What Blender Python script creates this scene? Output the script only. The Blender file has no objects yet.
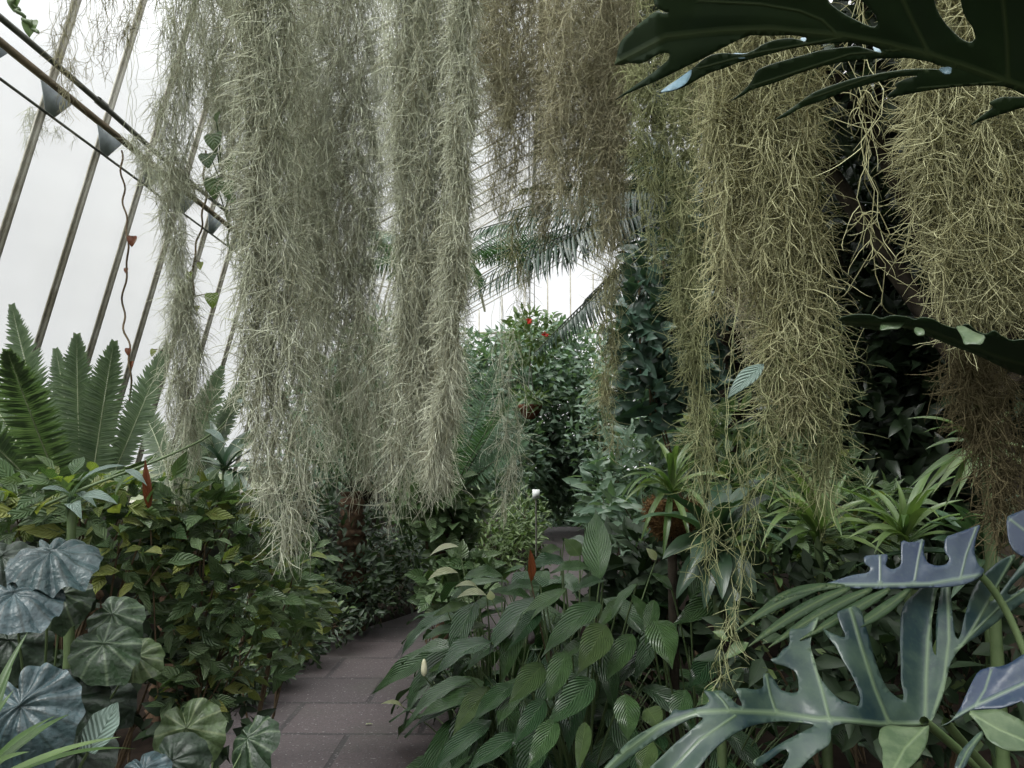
import bpy, math
import numpy as np
from mathutils import Vector
from mathutils.geometry import delaunay_2d_cdt

C = bpy.context.scene.collection
F = 804.0
PITCH = math.atan((461 - 384) / F)
YAW = math.atan((520 - 512) / F)
EYE = np.array([0.0, 0.0, 1.5])
_cp, _sp, _cy, _sy = math.cos(PITCH), math.sin(PITCH), math.cos(YAW), math.sin(YAW)


def at(px, py, Y):
    """point of the place seen at pixel (px, py) at the distance Y ahead of the eye"""
    x, u = (px - 512) / F, -(py - 384) / F
    d = np.array([x, _cp - u * _sp, u * _cp + _sp])
    d = np.array([d[0] * _cy - d[1] * _sy, d[0] * _sy + d[1] * _cy, d[2]])
    return EYE + d * (Y / d[1])


def proj(p):
    """pixel at which a point of the place is seen"""
    d = np.asarray(p, float) - EYE
    d = np.array([d[0] * _cy + d[1] * _sy, -d[0] * _sy + d[1] * _cy, d[2]])
    z, u = d[1] * _cp + d[2] * _sp, -d[1] * _sp + d[2] * _cp
    return 512 + F * d[0] / z, 384 - F * u / z


def pxm(Y):
    return Y / F


def lin(r, g, b):
    f = lambda c: ((c / 255 + 0.055) / 1.055) ** 2.4 if c > 10 else c / 255 / 12.92
    return (f(r), f(g), f(b), 1.0)


def nrm(v):
    v = np.asarray(v, float)
    return v / np.maximum(np.linalg.norm(v, axis=-1, keepdims=True), 1e-9)


# ------------------------------------------------------------------ mesh building
class MB:
    def __init__(s):
        s.v, s.uv, s.var, s.vein = [], [], [], []
        s.q, s.t, s.n = [], [], 0

    def add(s, v, quads=None, tris=None, uv=None, var=0.5, vein=0.0):
        v = np.asarray(v, float).reshape(-1, 3)
        k = len(v)
        s.v.append(v)
        s.uv.append(np.zeros((k, 2)) if uv is None else np.asarray(uv, float).reshape(-1, 2))
        s.var.append(np.broadcast_to(np.asarray(var, float), (k,)))
        s.vein.append(np.broadcast_to(np.asarray(vein, float), (k,)))
        if quads is not None and len(quads):
            s.q.append(np.asarray(quads, np.int64).reshape(-1, 4) + s.n)
        if tris is not None and len(tris):
            s.t.append(np.asarray(tris, np.int64).reshape(-1, 3) + s.n)
        s.n += k

    def mesh(s, name, off):
        me = bpy.data.meshes.new(name)
        v = np.concatenate(s.v) - off
        q = np.concatenate(s.q) if s.q else np.zeros((0, 4), np.int64)
        t = np.concatenate(s.t) if s.t else np.zeros((0, 3), np.int64)
        li = np.concatenate([q.ravel(), t.ravel()]).astype(np.int32)
        me.vertices.add(len(v))
        me.vertices.foreach_set('co', v.astype(np.float32).ravel())
        me.loops.add(len(li))
        me.loops.foreach_set('vertex_index', li)
        npoly = len(q) + len(t)
        me.polygons.add(npoly)
        st = np.concatenate([np.arange(len(q)) * 4, len(q) * 4 + np.arange(len(t)) * 3]).astype(np.int32)
        me.polygons.foreach_set('loop_start', st)
        try:
            tot = np.concatenate([np.full(len(q), 4), np.full(len(t), 3)]).astype(np.int32)
            me.polygons.foreach_set('loop_total', tot)
        except Exception:
            pass
        me.update(calc_edges=True)
        uvl = me.uv_layers.new(name='UVMap')
        uvl.data.foreach_set('uv', np.concatenate(s.uv)[li].astype(np.float32).ravel())
        for nm, arr in (('var', s.var), ('vein', s.vein)):
            a = me.attributes.new(nm, 'FLOAT', 'POINT')
            a.data.foreach_set('value', np.concatenate(arr).astype(np.float32))
        return me


def rootloc(o):
    while o.parent is not None:
        o = o.parent
    return np.array(o.location)


def obj(name, mb, mat, parent=None, smooth=True, solid=0.0, loc=None):
    off = rootloc(parent) if parent is not None else (np.zeros(3) if loc is None else np.asarray(loc, float))
    me = mb.mesh(name, off)
    me.materials.append(mat)
    if smooth:
        me.polygons.foreach_set('use_smooth', np.ones(len(me.polygons), bool))
    o = bpy.data.objects.new(name, me)
    C.objects.link(o)
    if parent is not None:
        o.parent = parent
    else:
        o.location = off
    if solid:
        md = o.modifiers.new('thickness', 'SOLIDIFY')
        md.thickness = solid
        md.offset = 0
    return o


def tag(o, label, cat, group=None, kind=None):
    o['label'] = label
    o['category'] = cat
    if group:
        o['group'] = group
    if kind:
        o['kind'] = kind
    return o


def thing(name, label, cat, loc, group=None):
    o = bpy.data.objects.new(name, None)
    o.empty_display_size = 0.1
    C.objects.link(o)
    o.location = loc
    return tag(o, label, cat, group)


def struct(name, mb, mat, parent=None, smooth=False):
    o = obj(name, mb, mat, parent, smooth)
    if parent is None:
        o['kind'] = 'structure'
    return o


def tubes(mb, P, R, sides=3, var=0.5):
    """P (S,N,3) polylines, R (S,N) radii"""
    P = np.asarray(P, float)
    if P.ndim == 2:
        P = P[None]
    S, N, _ = P.shape
    R = np.broadcast_to(np.asarray(R, float), (S, N))
    T = np.gradient(P, axis=1)
    T = nrm(T)
    ref = np.where(np.abs(T[..., 2:3]) > 0.85, np.array([0.9, 0.3, 0.1]), np.array([0.1, 0.2, 0.95]))
    A = nrm(np.cross(T, ref))
    B = np.cross(T, A)
    ang = np.arange(sides) * 2 * math.pi / sides
    ring = (A[:, :, None, :] * np.cos(ang)[None, None, :, None] + B[:, :, None, :] * np.sin(ang)[None, None, :, None])
    V = P[:, :, None, :] + ring * R[:, :, None, None]
    idx = np.arange(S * N * sides).reshape(S, N, sides)
    a, b = idx[:, :-1, :], idx[:, 1:, :]
    Q = np.stack([a, np.roll(a, -1, 2), np.roll(b, -1, 2), b], -1).reshape(-1, 4)
    var = np.asarray(var, float)
    vv = np.broadcast_to(var.reshape(-1, 1, 1) if var.ndim else var, (S, N, sides)).ravel()
    tt = np.broadcast_to(np.linspace(0, 1, N)[None, :, None], (S, N, sides))
    uu = np.broadcast_to(np.linspace(0, 1, sides)[None, None, :], (S, N, sides))
    mb.add(V, quads=Q, uv=np.stack([uu, tt], -1), var=vv)


def bez(a, b, c, n=14):
    t = np.linspace(0, 1, n)[:, None]
    a, b, c = (np.asarray(x, float) for x in (a, b, c))
    return (1 - t) ** 2 * a + 2 * t * (1 - t) * b + t * t * c


def spline(pts, n):
    """smooth resample of a polyline by Catmull-Rom"""
    p = np.asarray(pts, float)
    if len(p) == 2:
        return p[0] + (p[1] - p[0]) * np.linspace(0, 1, n)[:, None]
    e = np.vstack([2 * p[0] - p[1], p, 2 * p[-1] - p[-2]])
    u = np.linspace(0, len(p) - 1 - 1e-6, n)
    i = u.astype(int)
    f = (u - i)[:, None]
    p0, p1, p2, p3 = e[i], e[i + 1], e[i + 2], e[i + 3]
    return 0.5 * ((2 * p1) + (-p0 + p2) * f + (2 * p0 - 5 * p1 + 4 * p2 - p3) * f ** 2 + (-p0 + 3 * p1 - 3 * p2 + p3) * f ** 3)


def prof_ovate(t):
    return np.clip(np.sin(math.pi * np.clip(t, 0, 1) ** 0.72) ** 0.9 * (1 - 0.25 * t ** 3), 0, 1) + 0.012


def prof_lance(t):
    return np.sin(math.pi * np.clip(t, 0, 1) ** 0.8) ** 1.15 + 0.015


def prof_lily(t):
    t = np.clip(t, 0, 1)
    return np.sin(math.pi * t ** 0.74) ** 1.05 * (1.08 - 0.3 * t) * (1 - 0.25 * np.clip((t - 0.75) / 0.25, 0, 1)) + 0.012


def prof_strap(t):
    return np.clip(0.55 + 1.4 * t, 0, 1) * np.clip((1 - t) * 2.6, 0, 1) ** 0.8 + 0.01


def prof_needle(t):
    return np.clip(0.6 + 3 * t, 0, 1) * (1 - t ** 2.2) + 0.02


def prof_heart(t):
    return np.clip(np.sin(math.pi * np.clip(t * 0.93 + 0.07, 0, 1) ** 0.55), 0, 1) ** 0.8 + 0.01


def leafgrid(mb, base, d, n, L, W, curv=0.5, fold=0.3, prof=prof_ovate, nt=7, nu=5, var=0.5, ripple=0.0, rfreq=3.0, rng=None):
    """a batch of leaves: base, forward direction d, upper-face normal n (k,3); L, W (k,) ; curv = bend (rad) towards -n"""
    base, d, n = (np.asarray(x, float).reshape(-1, 3) for x in (base, d, n))
    k = len(base)
    d = nrm(d)
    n = nrm(n - d * np.sum(n * d, -1, keepdims=True))
    s = np.cross(d, n)
    bc = lambda x: np.broadcast_to(np.asarray(x, float), (k,))
    L, W, curv, fold, var, ripple = map(bc, (L, W, curv, fold, var, ripple))
    t = np.linspace(0, 1, nt)
    th = curv[:, None] * t ** 1.2
    dx, dz = np.cos(th), -np.sin(th)
    st = 1.0 / (nt - 1)
    cx = np.concatenate([np.zeros((k, 1)), np.cumsum((dx[:, 1:] + dx[:, :-1]) / 2 * st, 1)], 1) * L[:, None]
    cz = np.concatenate([np.zeros((k, 1)), np.cumsum((dz[:, 1:] + dz[:, :-1]) / 2 * st, 1)], 1) * L[:, None]
    Ctr = base[:, None] + d[:, None] * cx[..., None] + n[:, None] * cz[..., None]
    Nt = n[:, None] * np.cos(th)[..., None] + d[:, None] * np.sin(th)[..., None]
    u = np.linspace(-1, 1, nu)
    w = prof(t)[None, :] * (W / 2)[:, None]
    lat = u[None, None, :] * w[..., None] * np.cos(fold)[:, None, None]
    ph = rng.random(k) * 6.28 if rng is not None else np.zeros(k)
    up = np.abs(u)[None, None, :] * w[..., None] * np.sin(fold)[:, None, None]
    up = up + (ripple * W)[:, None, None] * np.abs(u)[None, None, :] * np.sin(t[None, :, None] * rfreq * 6.28 + ph[:, None, None] + np.sign(u)[None, None, :] * 1.1)
    V = Ctr[:, :, None] + s[:, None, None] * lat[..., None] + Nt[:, :, None] * up[..., None]
    idx = np.arange(k * nt * nu).reshape(k, nt, nu)
    Q = np.stack([idx[:, :-1, :-1], idx[:, :-1, 1:], idx[:, 1:, 1:], idx[:, 1:, :-1]], -1).reshape(-1, 4)
    uv = np.stack([np.broadcast_to((u + 1) / 2, (k, nt, nu)), np.broadcast_to(t[None, :, None], (k, nt, nu))], -1)
    vv = np.broadcast_to(var[:, None, None], (k, nt, nu)).ravel()
    mb.add(V, quads=Q, uv=uv, var=vv)


def box(mb, lo, hi, var=0.5):
    x0, y0, z0 = lo
    x1, y1, z1 = hi
    v = [(x0, y0, z0), (x1, y0, z0), (x1, y1, z0), (x0, y1, z0), (x0, y0, z1), (x1, y0, z1), (x1, y1, z1), (x0, y1, z1)]
    mb.add(v, quads=[(0, 3, 2, 1), (4, 5, 6, 7), (0, 1, 5, 4), (1, 2, 6, 5), (2, 3, 7, 6), (3, 0, 4, 7)], var=var)


def beam(mb, a, b, w, h, up=(0, 0, 1)):
    """rectangular bar from a to b, w across, h along up"""
    a, b = np.asarray(a, float), np.asarray(b, float)
    T = nrm(b - a)
    U = np.asarray(up, float)
    U = nrm(U - T * np.dot(U, T))
    S = np.cross(T, U)
    v = []
    for p in (a, b):
        for sx, sz in ((-1, -1), (1, -1), (1, 1), (-1, 1)):
            v.append(p + S * sx * w / 2 + U * sz * h / 2)
    mb.add(v, quads=[(0, 1, 2, 3), (7, 6, 5, 4), (0, 4, 5, 1), (1, 5, 6, 2), (2, 6, 7, 3), (3, 7, 4, 0)])


# ------------------------------------------------------------------ materials
def newmat(name):
    m = bpy.data.materials.new(name)
    m.use_nodes = True
    nt = m.node_tree
    nt.nodes.clear()
    out = nt.nodes.new('ShaderNodeOutputMaterial')
    return m, nt, out


def N(nt, kind, **kw):
    n = nt.nodes.new(kind)
    for k, v in kw.items():
        if k.startswith('in_'):
            key = k[3:]
            n.inputs[int(key) if key.isdigit() else key.replace('_', ' ')].default_value = v
        else:
            setattr(n, k, v)
    return n


def math_(nt, op, a, b=None, clamp=False):
    n = nt.nodes.new('ShaderNodeMath')
    n.operation = op
    n.use_clamp = clamp
    for i, x in enumerate((a, b)):
        if x is None:
            continue
        if isinstance(x, (int, float)):
            n.inputs[i].default_value = x
        else:
            nt.links.new(x, n.inputs[i])
    return n.outputs[0]


def mix_(nt, fac, a, b, blend='MIX'):
    n = nt.nodes.new('ShaderNodeMix')
    n.data_type = 'RGBA'
    n.blend_type = blend
    for i, x in ((0, fac), (6, a), (7, b)):
        if isinstance(x, (int, float, tuple, list)):
            n.inputs[i].default_value = x
        else:
            nt.links.new(x, n.inputs[i])
    return n.outputs[2]


def finish_leaf(nt, out, col, rough, transl, bump=None, spec=0.5, tcol=(1.1, 1.25, 0.6, 1), bs=0.65, bd=0.008):
    p = N(nt, 'ShaderNodeBsdfPrincipled')
    nt.links.new(col, p.inputs['Base Color'])
    p.inputs['Roughness'].default_value = rough
    p.inputs['Specular IOR Level'].default_value = spec
    tr = N(nt, 'ShaderNodeBsdfTranslucent')
    nt.links.new(mix_(nt, 1.0, col, tcol, 'MULTIPLY'), tr.inputs['Color'])
    if bump is not None:
        b = N(nt, 'ShaderNodeBump', in_Strength=bs, in_Distance=bd)
        nt.links.new(bump, b.inputs['Height'])
        nt.links.new(b.outputs[0], p.inputs['Normal'])
    ms = N(nt, 'ShaderNodeMixShader')
    ms.inputs[0].default_value = transl
    nt.links.new(p.outputs[0], ms.inputs[1])
    nt.links.new(tr.outputs[0], ms.inputs[2])
    nt.links.new(ms.outputs[0], out.inputs[0])


LK = 0.72


def leafmat(name, c1, c2, vein=None, nlat=9, slope=0.35, rough=0.4, transl=0.25, bump=True, veinw=0.05, latw=0.12, latk=0.5, spec=0.5, midk=0.8):
    """c1..c2: spread between single leaves (attribute var); vein: midrib colour"""
    c1, c2 = (tuple(x * LK for x in c[:3]) + (1,) for c in (c1, c2))
    vein = vein if vein is None else tuple(x * LK for x in vein[:3]) + (1,)
    m, nt, out = newmat(name)
    uv = N(nt, 'ShaderNodeUVMap')
    sep = N(nt, 'ShaderNodeSeparateXYZ')
    nt.links.new(uv.outputs[0], sep.inputs[0])
    du = math_(nt, 'MULTIPLY', math_(nt, 'ABSOLUTE', math_(nt, 'SUBTRACT', sep.outputs[0], 0.5)), 2.0)
    va = N(nt, 'ShaderNodeAttribute', attribute_name='var')
    col = mix_(nt, va.outputs['Fac'], c1, c2)
    tc = N(nt, 'ShaderNodeTexCoord')
    noi = N(nt, 'ShaderNodeTexNoise', in_Scale=22.0, in_Detail=3.0)
    nt.links.new(tc.outputs['Object'], noi.inputs['Vector'])
    dark = tuple(x * 0.62 for x in c1[:3]) + (1,)
    col = mix_(nt, math_(nt, 'MULTIPLY', math_(nt, 'SUBTRACT', noi.outputs[0], 0.42, True), 1.6, True), col, dark)
    h = None
    if vein is not None:
        ph = math_(nt, 'SUBTRACT', math_(nt, 'MULTIPLY', sep.outputs[1], float(nlat)), math_(nt, 'MULTIPLY', du, slope * nlat))
        tri = math_(nt, 'ABSOLUTE', math_(nt, 'SUBTRACT', math_(nt, 'FRACT', math_(nt, 'ADD', ph, 20.0)), 0.5))
        lat = math_(nt, 'SUBTRACT', 1.0, math_(nt, 'DIVIDE', tri, latw), True)
        mid = math_(nt, 'SUBTRACT', 1.0, math_(nt, 'DIVIDE', du, veinw), True)
        col = mix_(nt, math_(nt, 'MULTIPLY', lat, latk), col, vein)
        col = mix_(nt, math_(nt, 'MULTIPLY', mid, midk), col, vein)
        h = math_(nt, 'MULTIPLY', tri, 2.0)
    finish_leaf(nt, out, col, rough, transl, h if bump else None, spec)
    return m


def veinmat(name, c1, c2, vein, rough=0.4, transl=0.15, spec=0.36, scale=9.0, fine=0.5):
    c1, c2, vein = (tuple(x * 0.7 for x in c[:3]) + (1,) for c in (c1, c2, vein))
    """for the big lobed leaves: the mesh attribute vein carries the ribs"""
    m, nt, out = newmat(name)
    va = N(nt, 'ShaderNodeAttribute', attribute_name='vein')
    tc = N(nt, 'ShaderNodeTexCoord')
    noi = N(nt, 'ShaderNodeTexNoise', in_Scale=scale, in_Detail=5.0, in_Roughness=0.6)
    nt.links.new(tc.outputs['Object'], noi.inputs['Vector'])
    k = math_(nt, 'MULTIPLY', math_(nt, 'SUBTRACT', noi.outputs[0], 0.4), 3.5, True)
    col = mix_(nt, k, c1, c2)
    fi = N(nt, 'ShaderNodeTexNoise', in_Scale=140.0, in_Detail=2.0)
    nt.links.new(tc.outputs['Object'], fi.inputs['Vector'])
    col = mix_(nt, math_(nt, 'MULTIPLY', math_(nt, 'SUBTRACT', fi.outputs[0], 0.5), fine, True), col, vein)
    col = mix_(nt, math_(nt, 'MULTIPLY', va.outputs['Fac'], 0.85), col, vein)
    finish_leaf(nt, out, col, rough, transl, va.outputs['Fac'], spec, bs=0.4, bd=0.003)
    return m


def radialmat(name, c1, c2, vein, k=9, rough=0.45, transl=0.12):
    c1, c2, vein = (tuple(x * 0.6 for x in c[:3]) + (1,) for c in (c1, c2, vein))
    m, nt, out = newmat(name)
    uv = N(nt, 'ShaderNodeUVMap')
    sep = N(nt, 'ShaderNodeSeparateXYZ')
    nt.links.new(uv.outputs[0], sep.inputs[0])
    ph = math_(nt, 'MULTIPLY', sep.outputs[0], float(k))
    tri = math_(nt, 'MULTIPLY', math_(nt, 'ABSOLUTE', math_(nt, 'SUBTRACT', math_(nt, 'FRACT', ph), 0.5)), 2.0)
    va = N(nt, 'ShaderNodeAttribute', attribute_name='var')
    tc = N(nt, 'ShaderNodeTexCoord')
    noi = N(nt, 'ShaderNodeTexNoise', in_Scale=24.0, in_Detail=5.0)
    nt.links.new(tc.outputs['Object'], noi.inputs['Vector'])
    col = mix_(nt, va.outputs['Fac'], c1, c2)
    col = mix_(nt, math_(nt, 'MULTIPLY', math_(nt, 'SUBTRACT', noi.outputs[0], 0.42), 3.2, True), col, tuple(x * 0.5 for x in c1[:3]) + (1,))
    no2 = N(nt, 'ShaderNodeTexNoise', in_Scale=75.0, in_Detail=3.0)
    nt.links.new(tc.outputs['Object'], no2.inputs['Vector'])
    col = mix_(nt, math_(nt, 'MULTIPLY', math_(nt, 'SUBTRACT', no2.outputs[0], 0.48, True), 3.0, True), col, tuple(x * 0.4 for x in c2[:3]) + (1,))
    w = math_(nt, 'SUBTRACT', 0.42, math_(nt, 'MULTIPLY', sep.outputs[1], 0.28))
    col = mix_(nt, math_(nt, 'MULTIPLY', math_(nt, 'SUBTRACT', 1.0, math_(nt, 'DIVIDE', tri, w), True), 0.7), col, vein)  # pleat groove shade and ridge highlights painted along the veins
    finish_leaf(nt, out, col, rough, transl, no2.outputs[0], 0.42, bs=0.6, bd=0.006)
    return m


def plain(name, c, rough=0.7, spec=0.3, c2=None, scale=8.0, metallic=0.0):
    m, nt, out = newmat(name)
    p = N(nt, 'ShaderNodeBsdfPrincipled')
    p.inputs['Roughness'].default_value = rough
    p.inputs['Specular IOR Level'].default_value = spec
    p.inputs['Metallic'].default_value = metallic
    tc = N(nt, 'ShaderNodeTexCoord')
    noi = N(nt, 'ShaderNodeTexNoise', in_Scale=scale, in_Detail=6.0, in_Roughness=0.65)
    nt.links.new(tc.outputs['Object'], noi.inputs['Vector'])
    if c2 is None:
        c2 = tuple(x * 0.55 for x in c[:3]) + (1,)
    k = math_(nt, 'MULTIPLY', math_(nt, 'SUBTRACT', noi.outputs[0], 0.35), 3.0, True)
    nt.links.new(mix_(nt, k, c, c2), p.inputs['Base Color'])
    nt.links.new(p.outputs[0], out.inputs[0])
    return m


def mossmat(name, c1, c2, transl=0.3):
    m, nt, out = newmat(name)
    va = N(nt, 'ShaderNodeAttribute', attribute_name='var')
    col = mix_(nt, va.outputs['Fac'], c1, c2)
    d = N(nt, 'ShaderNodeBsdfDiffuse')
    t = N(nt, 'ShaderNodeBsdfTranslucent')
    nt.links.new(col, d.inputs[0])
    nt.links.new(col, t.inputs[0])
    ms = N(nt, 'ShaderNodeMixShader')
    ms.inputs[0].default_value = transl
    nt.links.new(d.outputs[0], ms.inputs[1])
    nt.links.new(t.outputs[0], ms.inputs[2])
    nt.links.new(ms.outputs[0], out.inputs[0])
    return m


def glassmat(name):
    m, nt, out = newmat(name)
    tr = N(nt, 'ShaderNodeBsdfTransparent')
    tr.inputs[0].default_value = (0.965, 0.975, 0.975, 1)
    gl = N(nt, 'ShaderNodeBsdfGlossy', in_Roughness=0.08)
    lw_ = N(nt, 'ShaderNodeLayerWeight', in_Blend=0.5)
    fres = math_(nt, 'ADD', math_(nt, 'MULTIPLY', math_(nt, 'POWER', lw_.outputs['Facing'], 5.0), 0.5), 0.02)
    df = N(nt, 'ShaderNodeBsdfDiffuse')
    df.inputs[0].default_value = (0.55, 0.58, 0.55, 1)
    ms = N(nt, 'ShaderNodeMixShader')
    nt.links.new(fres, ms.inputs[0])
    nt.links.new(tr.outputs[0], ms.inputs[1])
    nt.links.new(gl.outputs[0], ms.inputs[2])
    tc = N(nt, 'ShaderNodeTexCoord')
    noi = N(nt, 'ShaderNodeTexNoise', in_Scale=1.6, in_Detail=6.0)
    nt.links.new(tc.outputs['Object'], noi.inputs['Vector'])
    m2 = N(nt, 'ShaderNodeMixShader')
    nt.links.new(math_(nt, 'MULTIPLY', math_(nt, 'SUBTRACT', noi.outputs[0], 0.52, True), 0.12, True), m2.inputs[0])
    nt.links.new(ms.outputs[0], m2.inputs[1])
    nt.links.new(df.outputs[0], m2.inputs[2])
    nt.links.new(m2.outputs[0], out.inputs[0])
    return m


M = {}
M['glass'] = glassmat('greenhouse glass')
M['bar'] = plain('weathered grey bar paint', lin(168, 166, 156), 0.6, 0.3, lin(120, 114, 98), 5)
M['rail'] = plain('brown weathered rail', lin(118, 104, 84), 0.7, 0.3, lin(84, 78, 66), 6)
M['pipe'] = plain('dull steel pipe', lin(98, 98, 90), 0.5, 0.5, lin(70, 70, 60), 9)
M['gusset'] = plain('pale grey bracket', lin(176, 184, 190), 0.6, 0.3)
M['soil'] = plain('dark damp soil', lin(34, 28, 23), 0.95, 0.05, lin(16, 13, 11), 18)
M['wall'] = plain('dark mossy masonry', lin(66, 68, 58), 0.9, 0.1, lin(38, 42, 36), 4)
M['bark'] = plain('brown fibrous bark', lin(92, 74, 58), 0.9, 0.1, lin(44, 36, 30), 24)
M['bark_dark'] = plain('dark grey bark', lin(62, 56, 48), 0.9, 0.1, lin(34, 30, 26), 16)
M['stem'] = plain('green stem', lin(88, 104, 68), 0.5, 0.4, lin(66, 84, 50), 12)
M['stem_brown'] = plain('brown twig', lin(98, 84, 64), 0.8, 0.2, lin(64, 54, 42), 20)
M['rachis'] = plain('pale frond rib', lin(150, 158, 128), 0.5, 0.4, lin(110, 120, 90), 12)
M['rachis_dark'] = plain('dark frond rib', lin(60, 66, 46), 0.6, 0.3)
M['terracotta'] = plain('terracotta', lin(120, 78, 58), 0.85, 0.2, lin(88, 58, 46), 14)
M['coir'] = plain('orange brown coir fibre', lin(120, 92, 60), 0.95, 0.1, lin(64, 50, 34), 60)
M['white'] = plain('white card', lin(225, 228, 225), 0.6, 0.3, lin(205, 208, 205), 3)
M['rust'] = leafmat('rust orange withered leaf', lin(150, 82, 44), lin(120, 62, 36), lin(90, 44, 26), 7, rough=0.6)
M['red'] = plain('red petal', lin(206, 58, 42), 0.5, 0.3, lin(170, 40, 30), 20)
M['cycad'] = leafmat('grey green cycad leaflet', lin(84, 108, 74), lin(112, 132, 98), lin(120, 136, 100), 1, bump=False, rough=0.5, latk=0.0, transl=0.3)
M['cycad_far'] = leafmat('deep green cycad leaflet', lin(58, 88, 56), lin(84, 116, 84), lin(96, 120, 84), 1, bump=False, rough=0.45, latk=0.0, transl=0.3)
M['palm'] = leafmat('dark palm leaflet', lin(40, 62, 46), lin(66, 92, 76), lin(70, 90, 60), 1, bump=False, rough=0.4, latk=0.0, transl=0.2)
M['shrub'] = leafmat('mid green shrub leaf', lin(76, 104, 64), lin(124, 146, 104), lin(120, 135, 90), 6, rough=0.42, transl=0.3, latk=0.2)
M['shrub_pale'] = leafmat('yellow green shrub leaf', lin(120, 140, 70), lin(160, 164, 92), lin(150, 160, 100), 6, rough=0.45, transl=0.4, latk=0.2)
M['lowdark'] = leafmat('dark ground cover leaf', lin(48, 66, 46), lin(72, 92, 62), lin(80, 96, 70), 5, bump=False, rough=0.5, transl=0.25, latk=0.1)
M['deepdark'] = leafmat('undergrowth leaf darkened as shade', lin(32, 48, 30), lin(52, 70, 44), lin(60, 76, 52), 5, bump=False, rough=0.55, transl=0.15, latk=0.1, spec=0.25)  # darker leaf copy, paints the deep shade between the plants
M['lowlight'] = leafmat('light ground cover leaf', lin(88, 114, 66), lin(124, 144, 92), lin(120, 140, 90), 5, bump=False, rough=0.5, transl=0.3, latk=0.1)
M['haze_green'] = leafmat('far leaf tinted with haze', lin(92, 122, 100), lin(136, 158, 134), lin(130, 150, 120), 5, bump=False, rough=0.45, transl=0.35, latk=0.1)  # pale haze of the far end is put into this leaf colour
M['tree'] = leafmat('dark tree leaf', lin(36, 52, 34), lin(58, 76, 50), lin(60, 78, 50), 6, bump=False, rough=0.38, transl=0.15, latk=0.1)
M['bluevine'] = leafmat('blue green climber leaf', lin(52, 78, 62), lin(86, 112, 98), lin(90, 116, 90), 6, bump=False, rough=0.33, transl=0.15, latk=0.15)
M['lily'] = leafmat('deep green ribbed lily leaf', lin(38, 70, 40), lin(80, 108, 62), lin(100, 128, 86), 11, 0.45, rough=0.34, transl=0.12, veinw=0.045, latw=0.16, latk=0.32, midk=0.6, spec=0.6)
M['lily_pale'] = leafmat('yellow green lily leaf', lin(72, 98, 56), lin(94, 116, 68), lin(112, 132, 84), 13, 0.45, rough=0.4, transl=0.3, latk=0.3)
M['spathe'] = leafmat('cream green spathe', lin(206, 212, 168), lin(222, 226, 196), lin(176, 192, 136), 9, rough=0.45, transl=0.35, latk=0.3)
M['spadix'] = plain('cream spadix', lin(222, 220, 192), 0.8, 0.2, lin(200, 196, 160), 60)
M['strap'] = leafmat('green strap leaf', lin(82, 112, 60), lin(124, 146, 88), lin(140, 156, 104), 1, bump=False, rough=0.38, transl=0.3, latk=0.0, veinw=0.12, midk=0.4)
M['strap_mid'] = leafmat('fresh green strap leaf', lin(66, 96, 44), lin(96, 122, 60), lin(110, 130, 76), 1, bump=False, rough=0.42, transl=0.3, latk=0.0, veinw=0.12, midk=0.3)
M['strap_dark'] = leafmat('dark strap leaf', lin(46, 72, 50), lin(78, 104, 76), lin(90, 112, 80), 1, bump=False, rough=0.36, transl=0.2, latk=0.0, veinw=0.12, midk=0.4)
M['begonia_blue'] = radialmat('silver blue begonia leaf', lin(84, 106, 112), lin(66, 88, 88), lin(28, 44, 36), 12, rough=0.33)
M['begonia_green'] = radialmat('silver green begonia leaf', lin(70, 92, 66), lin(52, 74, 50), lin(118, 136, 104), 9, rough=0.38)
M['begonia_pale'] = radialmat('light green begonia leaf', lin(98, 116, 76), lin(82, 104, 64), lin(138, 150, 110), 9)
M['begonia_dark'] = radialmat('dark green begonia leaf', lin(34, 52, 38), lin(48, 66, 48), lin(58, 76, 58), 9)
M['paddle'] = leafmat('silver paddle leaf', lin(136, 156, 146), lin(120, 142, 130), lin(70, 92, 78), 8, rough=0.35, transl=0.15, latk=0.3)
M['philo'] = veinmat('blue green lobed leaf', lin(28, 47, 50), lin(72, 90, 74), lin(98, 116, 88), rough=0.33, transl=0.1, scale=6.5)
M['philo_pale'] = veinmat('pale mottled lobe', lin(66, 86, 58), lin(98, 114, 84), lin(116, 134, 98), rough=0.4, transl=0.15, scale=30)
M['philo_dark'] = veinmat('dark green lobed leaf', lin(32, 52, 28), lin(42, 62, 34), lin(70, 84, 52), rough=0.5, transl=0.05, spec=0.3, fine=0.15)
M['philo_sky'] = veinmat('sky tinted lobed leaf', lin(34, 50, 74), lin(66, 80, 92), lin(106, 124, 104), rough=0.33, transl=0.1)  # sky reflection is put into the blue of this leaf
M['curl'] = veinmat('leaf face in highlight blue', lin(110, 140, 156), lin(140, 166, 176), lin(150, 170, 150), rough=0.35, transl=0.1)  # blue highlights are painted in as this pale colour
M['moss_grey'] = mossmat('silver grey moss', lin(138, 136, 110), lin(234, 238, 218))
M['moss_olive'] = mossmat('olive moss', lin(118, 113, 78), lin(206, 206, 166))
M['moss_brown'] = mossmat('brown olive moss', lin(130, 124, 98), lin(208, 204, 174))
M['moss_green'] = mossmat('green olive moss', lin(110, 114, 78), lin(180, 184, 142))
M['moss_shade'] = mossmat('brown moss toned for shade', lin(82, 76, 58), lin(116, 108, 82))  # shade below the big leaf is put into this darker brown
M['wire'] = plain('thin galvanised wire', lin(120, 120, 112), 0.5, 0.5)

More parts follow.
